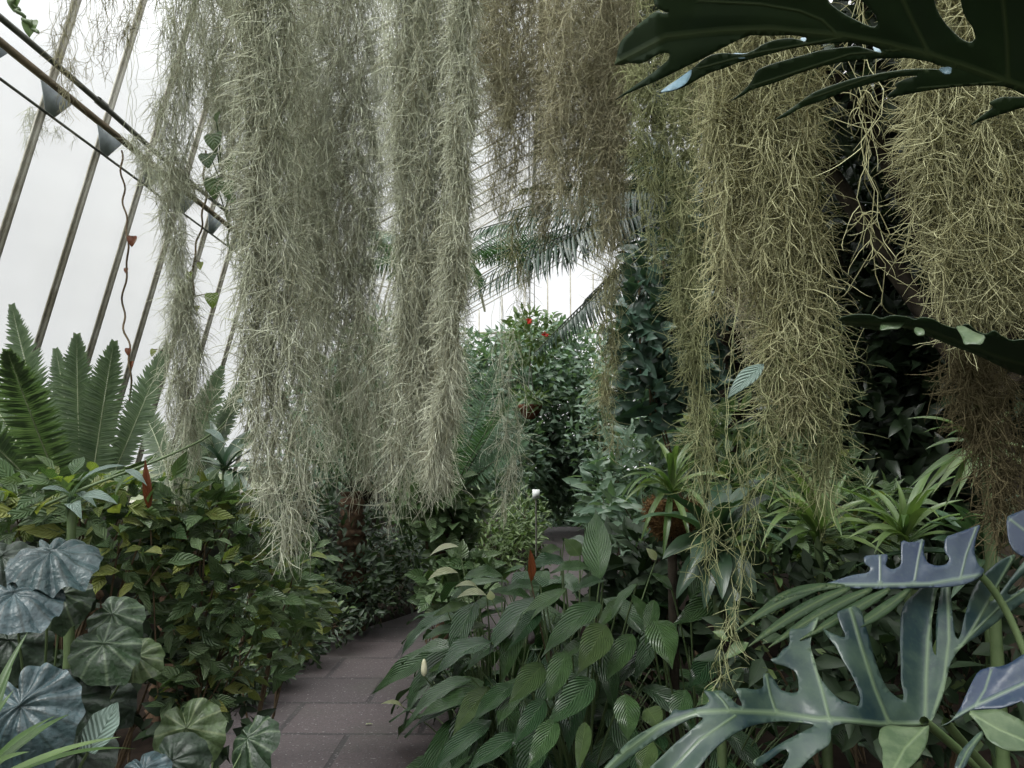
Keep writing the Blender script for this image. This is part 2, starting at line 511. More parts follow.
# ------------------------------------------------------------------ sky and light
w = bpy.data.worlds.new('overcast sky')
bpy.context.scene.world = w
w.use_nodes = True
nt = w.node_tree
nt.nodes.clear()
tc = N(nt, 'ShaderNodeTexCoord')
sp = N(nt, 'ShaderNodeSeparateXYZ')
nt.links.new(tc.outputs['Generated'], sp.inputs[0])
rmp = N(nt, 'ShaderNodeMapRange')
rmp.inputs['From Min'].default_value = 0.40
rmp.inputs['From Max'].default_value = 0.95
rmp.inputs['To Min'].default_value = 1.1
rmp.inputs['To Max'].default_value = 4.0
nt.links.new(sp.outputs[2], rmp.inputs[0])
bg = N(nt, 'ShaderNodeBackground')
bg.inputs[0].default_value = (0.985, 0.99, 1.0, 1)
nt.links.new(rmp.outputs[0], bg.inputs[1])
wo = N(nt, 'ShaderNodeOutputWorld')
nt.links.new(bg.outputs[0], wo.inputs[0])

sl = bpy.data.lights.new('sun through thin cloud', 'SUN')
sl.energy = 5.4
sl.angle = math.radians(30)
sl.color = (1.0, 0.985, 0.95)
so = bpy.data.objects.new('sun', sl)
C.objects.link(so)
so.location = (-6, -4, 12)
so.rotation_euler = Vector((0.42, 0.34, -0.84)).to_track_quat('-Z', 'Y').to_euler()

vs = bpy.context.scene.view_settings
vs.view_transform = 'Standard'
vs.look = 'None'
vs.gamma = 1.0
vs.exposure = 0.0
vs.use_curve_mapping = False

# ------------------------------------------------------------------ greenhouse
E = 1.5                      # eye height
EX, EZ = -2.57, 5.5          # eaves, left
RX, RZ = 1.5, 7.85           # ridge
QX = 2 * RX - EX             # eaves, right (5.57)
Y0, Y1 = -1.5, 25.0
LEAN = 0.25
BX = EX - LEAN * EZ          # foot of the left glazing


def wx(z):
    return EX - LEAN * (EZ - z)


mb = MB()
box(mb, (-7, Y0 - 1, -0.3), (9, Y1 + 1, 0.0))
struct('floor', mb, M['soil'])
mb = MB()
box(mb, (-90, -60, -0.5), (90, 120, -0.31))
struct('ground', mb, plain('grey green lawn', lin(110, 118, 92), 0.95, 0.1))

# path: left and right edge, on the ground
pl = [(-1.9, -1.4), (-1.8, 1.5), (-1.5, 3.2), (-1.6, 4.2), (-1.84, 5.3), (-1.62, 6.7), (-1.12, 7.8), (-0.7, 9.0), (-0.05, 11), (0.33, 13.2), (0.38, 17.5), (0.4, 18.3)]
pr = [(-0.4, -1.4), (-0.3, 1.5), (-0.25, 3.2), (-0.2, 4.2), (-0.15, 5.3), (0.05, 6.7), (0.45, 7.8), (0.8, 9.0), (1.35, 11), (1.65, 13.2), (1.7, 17.5), (1.7, 18.3)]
A, B = spline([(x, y, 0) for x, y in pl], 90), spline([(x, y, 0) for x, y in pr], 90)
mb = MB()
rows = []
for zz, ps in ((0.0, A), (0.03, A), (0.03, B), (0.0, B)):
    q = ps.copy()
    q[:, 2] = zz
    rows.append(q)
V = np.stack(rows, 1)
idx = np.arange(90 * 4).reshape(90, 4)
mb.add(V, quads=np.stack([idx[:-1, :-1], idx[:-1, 1:], idx[1:, 1:], idx[1:, :-1]], -1).reshape(-1, 4))
m, nt, out = newmat('purple grey stone slabs')
tcn = N(nt, 'ShaderNodeTexCoord')
mp = N(nt, 'ShaderNodeMapping')
mp.inputs['Location'].default_value = (0.15, -0.02, 0)
nt.links.new(tcn.outputs['Object'], mp.inputs[0])
br = N(nt, 'ShaderNodeTexBrick', in_Scale=1.0, in_Mortar_Size=0.02, in_Mortar_Smooth=0.4, in_Brick_Width=0.78, in_Row_Height=0.56)
br.inputs['Color1'].default_value = lin(72, 62, 62)
br.inputs['Color2'].default_value = lin(62, 54, 55)
br.inputs['Mortar'].default_value = lin(40, 36, 36)
nt.links.new(mp.outputs[0], br.inputs[0])
n1 = N(nt, 'ShaderNodeTexNoise', in_Scale=60.0, in_Detail=4.0)
n2 = N(nt, 'ShaderNodeTexNoise', in_Scale=1.8, in_Detail=5.0)
nt.links.new(tcn.outputs['Object'], n1.inputs[0])
nt.links.new(tcn.outputs['Object'], n2.inputs[0])
c = mix_(nt, math_(nt, 'MULTIPLY', math_(nt, 'SUBTRACT', n1.outputs[0], 0.45), 4.0, True), br.outputs[0], lin(42, 36, 38))
c = mix_(nt, math_(nt, 'MULTIPLY', math_(nt, 'SUBTRACT', n1.outputs[0], 0.6), 5.0, True), c, lin(150, 145, 143))
c = mix_(nt, math_(nt, 'MULTIPLY', math_(nt, 'SUBTRACT', n2.outputs[0], 0.5), 2.4, True), c, lin(58, 56, 50))
pb = N(nt, 'ShaderNodeBsdfPrincipled', in_Roughness=0.75)
nt.links.new(c, pb.inputs['Base Color'])
bmp = N(nt, 'ShaderNodeBump', in_Strength=0.5, in_Distance=0.006)
nt.links.new(math_(nt, 'SUBTRACT', n1.outputs[0], br.outputs['Fac']), bmp.inputs['Height'])
nt.links.new(bmp.outputs[0], pb.inputs['Normal'])
nt.links.new(pb.outputs[0], out.inputs[0])
struct('path', mb, m)

# left wall: sloping glass, glazing bars, rail, pipe
def sheet(mb, a, b, c_, d, th):
    a, b, c_, d = (np.asarray(x, float) for x in (a, b, c_, d))
    n = nrm(np.cross(b - a, d - a)) * th
    v = [a, b, c_, d, a + n, b + n, c_ + n, d + n]
    mb.add(v, quads=[(0, 3, 2, 1), (4, 5, 6, 7), (0, 1, 5, 4), (1, 2, 6, 5), (2, 3, 7, 6), (3, 0, 4, 7)])


mb = MB()
sheet(mb, (wx(1.05), Y0, 1.05), (wx(1.05), Y1, 1.05), (EX, Y1, EZ), (EX, Y0, EZ), 0.006)
wl = struct('wall_left', mb, M['glass'])
mb = MB()
a_, b_ = wx(1.05), wx(1.05) - 0.3
box(mb, (b_, Y0, 0), (a_ + 0.06, Y1, 1.05))
struct('plinth', mb, M['wall'], wl)
nL = np.array([1, 0, -LEAN]) / math.hypot(1, LEAN)     # inward normal
bar_ys = [5.5 + 0.66 * k for k in range(-10, 30)]
for y in bar_ys:
    mb = MB()
    a, b = np.array([wx(1.0), y, 1.0]), np.array([EX, y, EZ])
    beam(mb, a + nL * 0.026, b + nL * 0.026, 0.014, 0.034, nL)
    beam(mb, a + nL * 0.008, b + nL * 0.008, 0.042, 0.012, nL)
    struct('glazing_bar', mb, M['bar'], wl)
def rail(z, off, wdt, hgt, mat, name):
    mb = MB()
    p = np.array([wx(z), 0, z]) + nL * off
    beam(mb, (p[0], Y0, p[2]), (p[0], Y1, p[2]), wdt, hgt, (LEAN, 0, 1))
    return struct(name, mb, mat, wl)
rail(E + 2.36, 0.06, 0.03, 0.04, M['rail'], 'rail')
rail(1.08, 0.03, 0.12, 0.08, M['bar'], 'sill')
rail(EZ, 0.03, 0.1, 0.14, M['bar'], 'eaves_beam')
mb = MB()
p = np.array([wx(E + 2.19), 0, E + 2.19]) + nL * 0.05
tubes(mb, spline([(p[0], Y0, p[2]), (p[0], Y1, p[2])], 4), 0.009, 6)
struct('tie_rod', mb, M['pipe'], wl)
mb = MB()
p = np.array([wx(E + 2.42), 0, E + 2.42]) + nL * 0.16
ys = np.linspace(Y0, Y1, 60)
tubes(mb, np.stack([np.full(60, p[0]), ys, p[2] + 0.012 * np.sin(ys * 1.7)], -1), 0.019, 8)
pipe = struct('pipe', mb, M['pipe'], wl)
for k in range(10):
    y = 3.85 + k * 1.32
    mb = MB()
    tubes(mb, spline([(p[0], y - 0.05, p[2] + 0.01), (p[0], y + 0.05, p[2] + 0.01)], 3), 0.027, 8)
    struct('pipe_collar', mb, M['pipe'], pipe)
for y in bar_ys:
    mb = MB()
    q = lambda z, o, dy: np.array([wx(z), y + dy, z]) + nL * o
    v = [q(E + 2.33, 0.07, -0.17), q(E + 2.33, 0.07, 0.17), q(E + 2.19, 0.07, 0.05), q(E + 2.19, 0.07, -0.05)]
    sheet(mb, v[3], v[2], v[1], v[0], 0.006)
    struct('gusset', mb, M['gusset'], wl)

# roof
mb = MB()
sheet(mb, (EX, Y0, EZ), (EX, Y1, EZ), (RX, Y1, RZ), (RX, Y0, RZ), 0.006)
sheet(mb, (RX, Y0, RZ), (RX, Y1, RZ), (QX, Y1, EZ), (QX, Y0, EZ), 0.006)
roof = struct('roof', mb, M['glass'])
for y in bar_ys:
    for sx in (EX, QX):
        mb = MB()
        beam(mb, (sx, y, EZ - 0.04), (RX, y, RZ - 0.04), 0.018, 0.028)
        struct('glazing_bar', mb, M['bar'], roof)
for fx in (0.36, 0.7):
    for sx in (EX, QX):
        mb = MB()
        x, z = sx + (RX - sx) * fx, EZ + (RZ - EZ) * fx - 0.12
        beam(mb, (x, Y0, z), (x, Y1, z), 0.06, 0.1)
        struct('purlin', mb, M['bar'], roof)
mb = MB()
beam(mb, (RX, Y0, RZ - 0.05), (RX, Y1, RZ - 0.05), 0.1, 0.16)
struct('ridge_beam', mb, M['bar'], roof)

# right wall: masonry, far gable: glass over a low wall
mb = MB()
box(mb, (QX, Y0, 0), (QX + 0.35, Y1, EZ))
struct('wall_right', mb, M['wall'])  # unseen, made solid masonry to keep the right side dark
mb = MB()
box(mb, (BX, Y1, 0), (QX, Y1 + 0.3, 1.1))
wf = struct('wall_far', mb, M['wall'])
mb = MB()
v = [(wx(1.1), Y1 + 0.1, 1.1), (QX, Y1 + 0.1, 1.1), (QX, Y1 + 0.1, EZ), (RX, Y1 + 0.1, RZ), (EX, Y1 + 0.1, EZ)]
mb.add(v, tris=[(0, 1, 2), (0, 2, 4), (4, 2, 3)])
struct('window_1', mb, M['glass'])
for k in range(13):
    x = BX + 0.5 + k * 0.72
    zt = EZ + (RZ - EZ) * (1 - abs(x - RX) / (RX - EX)) if x > EX else EZ + (x - EX) / LEAN
    mb = MB()
    beam(mb, (x, Y1, 1.0), (x, Y1, max(zt, 1.2)), 0.04, 0.06, (0, 1, 0))
    struct('glazing_bar', mb, M['bar'], wf)
for z in (2.6, 4.1, EZ):
    mb = MB()
    beam(mb, (wx(z), Y1, z), (QX, Y1, z), 0.06, 0.07)
    struct('transom', mb, M['bar'], wf)

# steel rods across the house that carry the moss
RODS = {}
def rod(Y, z):
    mb = MB()
    x = np.linspace(wx(z) + 0.02, QX, 12)
    tubes(mb, np.stack([x, np.full(12, Y), np.full(12, z)], -1), 0.012, 6)
    o = obj('moss_rail', mb, M['pipe'])
    o['kind'] = 'structure'
    RODS[Y] = z
for Y in (1.75, 2.0, 2.3, 2.6, 2.9, 3.2, 3.6, 4.0, 4.6, 5.2):
    rod(Y, at(512, -70, Y)[2])

# ------------------------------------------------------------------ cameras
cam = bpy.data.cameras.new('camera')
cam.sensor_width = 36
cam.lens = F / 1024 * 36
cam.clip_start = 0.05
co = bpy.data.objects.new('camera', cam)
C.objects.link(co)
co.location = EYE
co.rotation_euler = (math.pi / 2 + PITCH, 0, YAW)
bpy.context.scene.camera = co

# ------------------------------------------------------------------ hanging moss
def moss(label, mat, Y, cols, seed, tl=0.06, r=0.0013, curl=1.5, dens=170, group='curtains of hanging moss', sag=0.0, strand_r=0.0013):
    """cols: (axis pixels [(x,y)..], widths in pixels [..], strands) ; dens = tendrils per metre of strand"""
    rng = np.random.default_rng(seed)
    mb = MB()
    tl, r, strand_r = tl * 1.75, r * 0.78, r * 0.78
    grav = 0.16 if curl < 1.65 else 0.09
    dens = dens * 0.74
    for axis, widths, ns in cols:
        ns = int(ns * 1.5)
        widths = np.asarray(widths, float) * 1.12
        ax = np.array([at(x, y, Y) for x, y in axis])
        M_ = 40
        P = spline(ax, M_)
        Wd = np.interp(np.linspace(0, 1, M_), np.linspace(0, 1, len(widths)), widths) * pxm(Y) / 2
        L = np.linalg.norm(np.diff(P, axis=0), axis=1).sum()
        nseg = max(8, int(L / 0.06))
        e = 0.45 + 0.55 * rng.random(ns) ** 0.6
        e[: max(1, ns // 5)] = 1.0
        a = rng.random(ns) * 2 * math.pi
        rad = np.sqrt(rng.random(ns)) * (1.05 - 0.35 * e)
        off = np.stack([np.cos(a) * rad, np.sin(a) * rad * 0.8], -1)
        t = np.linspace(0, 1, nseg)[None, :] * e[:, None]
        k = t * (M_ - 1)
        i = np.clip(k.astype(int), 0, M_ - 2)
        f = (k - i)[..., None]
        cen = P[i] * (1 - f) + P[i + 1] * f
        wd = Wd[i] * (1 - f[..., 0]) + Wd[i + 1] * f[..., 0]
        ph = rng.random((ns, 4)) * 6.28
        fr = 9 + 8 * rng.random((ns, 2))
        wob = 0.012 + 0.1 * wd
        S = cen.copy()
        S[..., 0] += off[:, None, 0] * wd + wob * np.sin(t * L * fr[:, :1] + ph[:, :1])
        S[..., 1] += off[:, None, 1] * wd + wob * np.sin(t * L * fr[:, 1:2] + ph[:, 1:2])
        S[..., 0] += 0.010 * np.sin(t * L * 31 + ph[:, 2:3]) + 0.004 * rng.standard_normal(t.shape)
        S[..., 1] += 0.010 * np.sin(t * L * 27 + ph[:, 3:4]) + 0.004 * rng.standard_normal(t.shape)
        sv = rng.random(ns)
        tubes(mb, S, strand_r, 3, sv)
        if axis[0][1] > -60 and Y < 4.9:      # carried by thin strands from the rail above
            x0, y0 = axis[0]
            for j in range(4):
                q = spline([at(x0 + rng.normal(0, widths[0] * 0.2), -72, Y), at(x0 + rng.normal(0, 4), y0 * 0.5 - 36, Y), S[j, 0]], 30)
                q[1:-1] += 0.006 * rng.standard_normal((28, 3))
                tubes(mb, q, strand_r, 3, sv[j])
        # tendrils
        n = int(ns * dens * L * e.mean())
        si = rng.choice(ns, n, p=e / e.sum())
        tt = rng.random(n)
        kk = tt * (nseg - 1)
        ii = np.clip(kk.astype(int), 0, nseg - 2)
        ff = (kk - ii)[:, None]
        st = S[si, ii] * (1 - ff) + S[si, ii + 1] * ff
        fx, fz, fp = 50 + 30 * rng.random(4), 14 + 16 * rng.random(4), 6.28 * rng.random(4)
        cl = sum(np.sin(st[:, 0] * fx[q] * (1 if q % 2 else -1) + st[:, 2] * fz[q] + fp[q]) for q in range(4)) / 2
        keep = rng.random(n) < np.clip(0.5 + 0.75 * cl, 0.05, 1)
        st, si = st[keep], si[keep]
        n = len(st)
        az = rng.random(n) * 6.283
        el = -0.8 + 0.85 * rng.standard_normal(n)
        d = np.stack([np.cos(az) * np.cos(el), np.sin(az) * np.cos(el), np.sin(el)], -1)
        axr = nrm(np.cross(d, rng.standard_normal((n, 3))))
        total = curl * (0.3 + 1.6 * rng.random(n) ** 1.3) * np.where(rng.random(n) < 0.75, 1, -0.8)
        ln = tl * (0.45 + 0.9 * rng.random(n))
        K = 7
        pts = [st]
        cur = d
        for s_ in range(K - 1):
            th = (total / (K - 1))[:, None]
            axr = nrm(axr + 0.65 * rng.standard_normal((n, 3)))
            axr = nrm(axr - cur * np.sum(axr * cur, -1, keepdims=True))
            cur = cur * np.cos(th) + np.cross(axr, cur) * np.sin(th)
            cur = nrm(cur + np.array([0, 0, -grav]))
            pts.append(pts[-1] + cur * (ln / (K - 1))[:, None])
        Pt = np.stack(pts, 1)
        Rt = r * np.array([1.0, 1.0, 0.95, 0.9, 0.8, 0.65, 0.35])[None, :] * (0.75 + 0.5 * rng.random((n, 1)))
        tubes(mb, Pt, Rt, 3, np.clip(0.45 * sv[si] + 0.55 * rng.random(n) ** 1.3, 0, 1))
    loc = at(cols[0][0][0][0], cols[0][0][0][1], Y)
    o = obj('spanish_moss', mb, mat, loc=loc)
    return tag(o, label, 'moss', group)


T = -75
MG, MO, MBN, MGR, MS = (M[k] for k in ('moss_grey', 'moss_olive', 'moss_brown', 'moss_green', 'moss_shade'))
# left of the picture
moss('thin grey moss strand with pale spiky lower tail hanging in front of the cycad fronds', MG, 2.9,
     [([(192, T), (182, 90), (172, 190), (184, 300), (190, 400), (178, 505)], [34, 34, 26, 24, 46, 28], 24), ([(182, 280), (180, 350), (182, 420), (176, 515)], [16, 40, 44, 22], 16),
      ([(160, T), (168, 60), (158, 150), (170, 230)], [18, 24, 22, 10], 7)], 1, 0.055, 0.0012, 1.3, 120)
moss('grey moss swag slung low over the pipe at the upper left', MG, 3.2,
     [([(212, T), (214, 20), (220, 90), (236, 170), (232, 260)], [70, 64, 54, 34, 16], 22),
      ([(130, 135), (150, 165), (178, 185), (205, 182), (230, 150)], [12, 26, 36, 36, 30], 14)], 2, 0.055, 0.0012, 1.5, 150)
moss('broad silver grey moss curtain with flared ragged hem left of centre', MG, 2.6,
     [([(272, T), (276, 60), (274, 180), (282, 300), (290, 420), (292, 555)], [60, 64, 56, 80, 100, 54], 46),
      ([(250, T), (252, 120), (258, 260), (262, 380), (266, 500)], [34, 36, 40, 50, 30], 18)], 3, 0.062, 0.0014, 1.5, 135)
moss('grey moss curtain with gaps of sky between the silver and the thick columns', MG, 3.2,
     [([(318, T), (322, 80), (318, 200), (330, 330), (345, 470)], [80, 80, 62, 74, 40], 50),
      ([(362, T), (360, 60), (366, 170), (360, 280), (368, 400), (372, 490)], [64, 58, 40, 40, 64, 40], 36)], 4, 0.065, 0.0012, 1.2, 135)
moss('thick dense grey moss column tapering to a long tail at the centre', MG, 2.6,
     [([(438, T), (436, 60), (434, 180), (432, 300), (434, 400), (440, 485)], [84, 84, 76, 66, 56, 18], 70),
      ([(400, T), (408, 120), (412, 260), (408, 380), (402, 470)], [44, 40, 34, 40, 24], 22)], 5, 0.055, 0.0012, 1.5, 170)
moss('pale smooth moss strand running down the right edge of the thick column', MG, 2.3,
     [([(462, T), (462, 60), (458, 200), (450, 320), (444, 420), (436, 470)], [26, 26, 24, 20, 16, 8], 34)], 6, 0.04, 0.0011, 1.0, 260)
moss('wispy spiky moss hem in front of the dark trunk below the thick column', MG, 2.9,
     [([(388, 300), (385, 380), (390, 450), (396, 520)], [60, 70, 70, 30], 20),
      ([(420, 330), (424, 420), (430, 500)], [40, 50, 30], 12)], 7, 0.068, 0.0014, 1.4, 95)
moss('short dull brown moss bunch beside the thick column against the roof', MBN, 3.6,
     [([(502, T), (500, 20), (506, 110), (500, 215)], [80, 76, 60, 26], 56),
      ([(545, T), (548, 60), (545, 160), (540, 240)], [50, 46, 36, 18], 32)], 8, 0.06, 0.0013, 1.9, 130)
moss('loose brown olive moss bunch hanging above the palm fronds', MBN, 3.2,
     [([(580, T), (578, 40), (572, 120), (575, 215)], [84, 80, 66, 30], 62),
      ([(620, T), (618, 60), (612, 150), (610, 250)], [64, 60, 48, 26], 46)], 9, 0.06, 0.0013, 1.9, 130)
moss('long thin olive moss trail crossing the palm fronds', MO, 3.6,
     [([(600, 140), (604, 220), (612, 300), (606, 380), (610, 450)], [44, 40, 26, 24, 14], 14),
      ([(530, 180), (520, 250), (528, 320)], [30, 26, 12], 8)], 10, 0.06, 0.0013, 1.8, 100)
moss('green olive moss trail down the face of the blue climber', MGR, 2.6,
     [([(668, T), (672, 60), (676, 150), (680, 240), (690, 330), (700, 420), (702, 470)], [60, 64, 52, 40, 28, 22, 12], 26),
      ([(640, 60), (648, 150), (655, 260)], [40, 36, 20], 14)], 11, 0.055, 0.0013, 1.9, 125)
moss('wide olive brown moss column under the big dark lobed leaf', MO, 2.0,
     [([(766, T), (772, 60), (776, 160), (786, 260), (792, 350), (800, 420)], [104, 98, 88, 78, 60, 34], 84),
      ([(722, T), (724, 40), (722, 130), (726, 230), (722, 320)], [50, 54, 46, 34, 20], 24)], 12, 0.062, 0.0013, 1.7, 150)
moss('green tinged lower tail of moss left of the black hollow', MGR, 2.0,
     [([(805, 300), (815, 370), (826, 430), (822, 500)], [60, 56, 36, 18], 26),
      ([(770, 330), (778, 410), (770, 480)], [40, 40, 20], 12)], 13, 0.06, 0.0013, 1.8, 120)
moss('few bare pale moss tendrils dangling in the black hollow', MO, 1.75,
     [([(864, T), (866, 60), (868, 150), (880, 240), (884, 305)], [26, 28, 26, 20, 12], 3)], 14, 0.06, 0.0013, 1.7, 90)
moss('large rounded olive moss mass at the upper right corner', MO, 1.75,
     [([(968, T), (968, 60), (962, 160), (970, 250), (978, 325)], [120, 120, 104, 90, 64], 84),
      ([(922, T), (924, 60), (926, 120), (930, 190)], [40, 40, 30, 16], 14),
      ([(1040, T), (1040, 100), (1036, 220), (1030, 310)], [70, 70, 60, 40], 36)], 15, 0.06, 0.0012, 1.8, 165)
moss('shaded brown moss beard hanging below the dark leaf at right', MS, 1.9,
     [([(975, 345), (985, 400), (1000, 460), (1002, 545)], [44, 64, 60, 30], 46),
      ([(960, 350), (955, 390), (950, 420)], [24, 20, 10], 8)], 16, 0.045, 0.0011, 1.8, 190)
moss('thin green moss tendril dangling before the dark lily leaves', MGR, 2.3,
     [([(702, 440), (706, 500), (708, 560), (706, 600)], [26, 24, 18, 6], 6)], 17, 0.05, 0.0014, 1.5, 95)
moss('thin green moss tendril reaching lowest toward the sky tinted lobed leaf', MGR, 2.3,
     [([(740, 430), (744, 520), (738, 590), (724, 640), (719, 690)], [30, 22, 14, 12, 4], 5)], 18, 0.05, 0.0014, 1.5, 95)
moss('pale small moss wisps hanging before the far hedge', MG, 3.6,
     [([(508, 330), (510, 400), (512, 470), (506, 510)], [34, 36, 26, 8], 9)], 19, 0.07, 0.0013, 1.2, 85)
moss('small tuft of dry moss caught on the tie rod at the far left', MG, 5.0,
     [([(37, 108), (35, 128), (30, 150)], [22, 18, 4], 9), ([(58, 128), (64, 142)], [20, 14], 6)], 20, 0.05, 0.0016, 1.3, 150)
moss('sparse dry moss hanging on the first glazing bars at the upper left', MBN, 3.6,
     [([(66, T), (64, 20), (66, 70), (68, 120)], [40, 40, 26, 8], 9), ([(104, T), (104, 20), (96, 80)], [50, 50, 22], 10),
      ([(132, T), (130, 10), (124, 40)], [40, 36, 12], 9)], 21, 0.05, 0.0013, 1.5, 75)
moss('back layer of grey moss behind the silver curtain', MG, 4.0,
     [([(300, T), (300, 100), (306, 220), (310, 340)], [120, 120, 96, 50], 60), ([(395, T), (395, 80), (392, 200)], [110, 96, 30], 44),
      ([(230, T), (228, 60), (224, 130)], [90, 80, 24], 32)], 22, 0.07, 0.0015, 1.5, 110)
moss('back layer of olive moss against the dark trees on the right', MBN, 3.2,
     [([(745, T), (745, 90), (748, 230), (752, 350)], [120, 120, 90, 50], 44), ([(690, T), (690, 60), (688, 130)], [60, 56, 24], 18)], 23, 0.065, 0.0014, 1.8, 115)
moss('back layer of brown moss high above the far palms', MBN, 5.2,
     [([(510, T), (512, 40), (508, 120)], [130, 120, 40], 60), ([(600, T), (600, 50), (596, 150)], [130, 120, 50], 60)], 24, 0.08, 0.002, 1.8, 90)

# ------------------------------------------------------------------ plant helpers
def inside(poly, p):
    x, y = p[:, 0], p[:, 1]
    r = np.zeros(len(p), bool)
    n = len(poly)
    for i in range(n):
        x1, y1 = poly[i]
        x2, y2 = poly[(i + 1) % n]
        if y1 == y2:
            continue
        c_ = ((y1 > y) != (y2 > y)) & (x < (x2 - x1) * (y - y1) / (y2 - y1) + x1)
        r ^= c_
    return r


def resample(poly, step, closed=True):
    out_ = []
    n = len(poly)
    for i in range(n if closed else n - 1):
        a, b = np.array(poly[i], float), np.array(poly[(i + 1) % n], float)
        k = max(1, int(np.linalg.norm(b - a) / step))
        for j in range(k):
            out_.append(a + (b - a) * j / k)
    if not closed:
        out_.append(np.array(poly[-1], float))
    return np.array(out_)


def chaikin(p):
    p = np.asarray(p, float)
    q = np.roll(p, -1, 0)
    return np.stack([p * 0.8 + q * 0.2, p * 0.2 + q * 0.8], 1).reshape(-1, 2)


def segdist(p, line):
    d = np.full(len(p), 1e9)
    for a, b in zip(line[:-1], line[1:]):
        a, b = np.array(a, float), np.array(b, float)
        ab = b - a
        t = np.clip(((p - a) @ ab) / max(ab @ ab, 1e-9), 0, 1)
        d = np.minimum(d, np.linalg.norm(p - (a + t[:, None] * ab), axis=1))
    return d


def lobed(mb, outline, holes, veins, depth, step=5.0, bulge=0.0):
    """a big lobed blade with its own curved surface: outline and ribs given on the view, depth(x, y) its distance"""
    rng = np.random.default_rng(7)
    o = resample(chaikin(outline), step)
    hs = [resample(chaikin(h), step) for h in holes]
    vp = []
    for v, hw in veins:
        q = resample(v, 4.0, False)
        tq = np.gradient(q, axis=0)
        nq = tq[:, ::-1] * np.array([1, -1]) / np.maximum(np.linalg.norm(tq, axis=1, keepdims=True), 1e-6)
        vp += [q, q + nq * hw * 1.6, q - nq * hw * 1.6]
    lo, hi = o.min(0), o.max(0)
    gx, gy = np.meshgrid(np.arange(lo[0], hi[0], step), np.arange(lo[1], hi[1], step))
    g = np.stack([gx.ravel(), gy.ravel()], 1)
    g = g + rng.uniform(-1, 1, g.shape) * step * 0.15
    cand = np.concatenate(vp + [g])
    nv = sum(len(q) for q in vp)
    keep = inside(o, cand)
    for v, hw in veins:
        keep[nv:] &= segdist(cand[nv:], v) > hw * 1.6 + 1.5
    for h in hs:
        keep &= ~inside(h, cand)
    cand = cand[keep]
    dist = np.full(len(cand), 1e9)
    for loop in [o] + hs:
        for q in loop:
            dist = np.minimum(dist, np.hypot(cand[:, 0] - q[0], cand[:, 1] - q[1]))
    cand = cand[dist > 2.0]
    pts = [Vector(p) for p in o]
    ed = [(i, (i + 1) % len(o)) for i in range(len(o))]
    for h in hs:
        b = len(pts)
        pts += [Vector(p) for p in h]
        ed += [(b + i, b + (i + 1) % len(h)) for i in range(len(h))]
    pts += [Vector(p) for p in cand]
    v2, _, f2, *_ = delaunay_2d_cdt(pts, ed, [], 0, 1e-4)
    v2 = np.array([tuple(x) for x in v2])
    f2 = np.array([f for f in f2 if len(f) == 3])
    cen = v2[f2].mean(1)
    k = inside(o, cen)
    for h in hs:
        k &= ~inside(h, cen)
    f2 = f2[k]
    vein = np.zeros(len(v2))
    vd = np.full(len(v2), 1e9)
    for line, hw in veins:
        d = segdist(v2, line)
        vein = np.maximum(vein, np.clip(1.4 * (1 - d / (hw * 1.6)), 0, 1))
        vd = np.minimum(vd, d)
    dep = np.array([depth(x, y) for x, y in v2])
    dep = dep - bulge * (1 - np.exp(-(vd / 14.0) ** 2))
    P = np.array([at(x, y, d) for (x, y), d in zip(v2, dep)])
    mb.add(P, tris=f2[:, ::-1], uv=v2 / 1024, vein=vein)


def frond(parent, base, tip, bow, hint, half, npair, mat, rmat, name='frond', ang=1.15, dih=0.25, prof=None, lw=0.012, start=0.12, rr=0.006, nt=4, droop=0.2, seed=0, twist=0.0, fwd_tip=0.5):
    """one feather frond: rib as a child of the leaflets"""
    rng = np.random.default_rng(seed + int(abs(base[0] + tip[0]) * 1000) % 997)
    mid = (np.asarray(base) + np.asarray(tip)) / 2 + np.asarray(bow, float)
    P = bez(base, mid, tip, 40)
    T = nrm(np.gradient(P, axis=0))
    L = np.linalg.norm(np.diff(P, axis=0), axis=1).sum()
    Nn = np.asarray(hint, float)[None] - T * (T @ np.asarray(hint, float))[:, None]
    Nn = nrm(Nn)
    S = np.cross(T, Nn)
    t = np.linspace(start, 0.995, npair)
    k = t * 39
    i = np.clip(k.astype(int), 0, 38)
    f = (k - i)[:, None]
    lerp = lambda A: A[i] * (1 - f) + A[i + 1] * f
    Bp, Tt, Nt, St = lerp(P), nrm(lerp(T)), nrm(lerp(Nn)), nrm(lerp(S))
    if prof is None:
        pr_ = np.clip((t - start) / 0.18, 0.25, 1) * np.clip((1.02 - t) / 0.3, 0.12, 1) ** 0.7
    else:
        pr_ = prof(t)
    mb = MB()
    for sg in (-1, 1):
        a = ang * (1 - fwd_tip * np.clip((t - 0.55) / 0.45, 0, 1) ** 1.5) + 0.08 * rng.standard_normal(npair)
        ca, sa = np.cos(a)[:, None], np.sin(a)[:, None]
        d = Tt * ca + St * sg * sa * math.cos(dih) + Nt * sa * math.sin(dih)
        n = Nt * math.cos(twist) + Tt * math.sin(twist)
        leafgrid(mb, Bp + St * sg * rr * 0.5, d, n, half * pr_ * (0.95 + 0.1 * rng.random(npair)), lw, droop * (0.6 + 0.8 * rng.random(npair)), 0.25,
                 prof_needle, nt, 3, np.clip(0.5 + 0.3 * rng.standard_normal(npair), 0, 1))
    fo = obj(name, mb, mat, parent)
    mb = MB()
    tubes(mb, P, np.linspace(rr, rr * 0.35, 40), 5)
    ro = obj('rachis', mb, rmat, fo)
    return fo


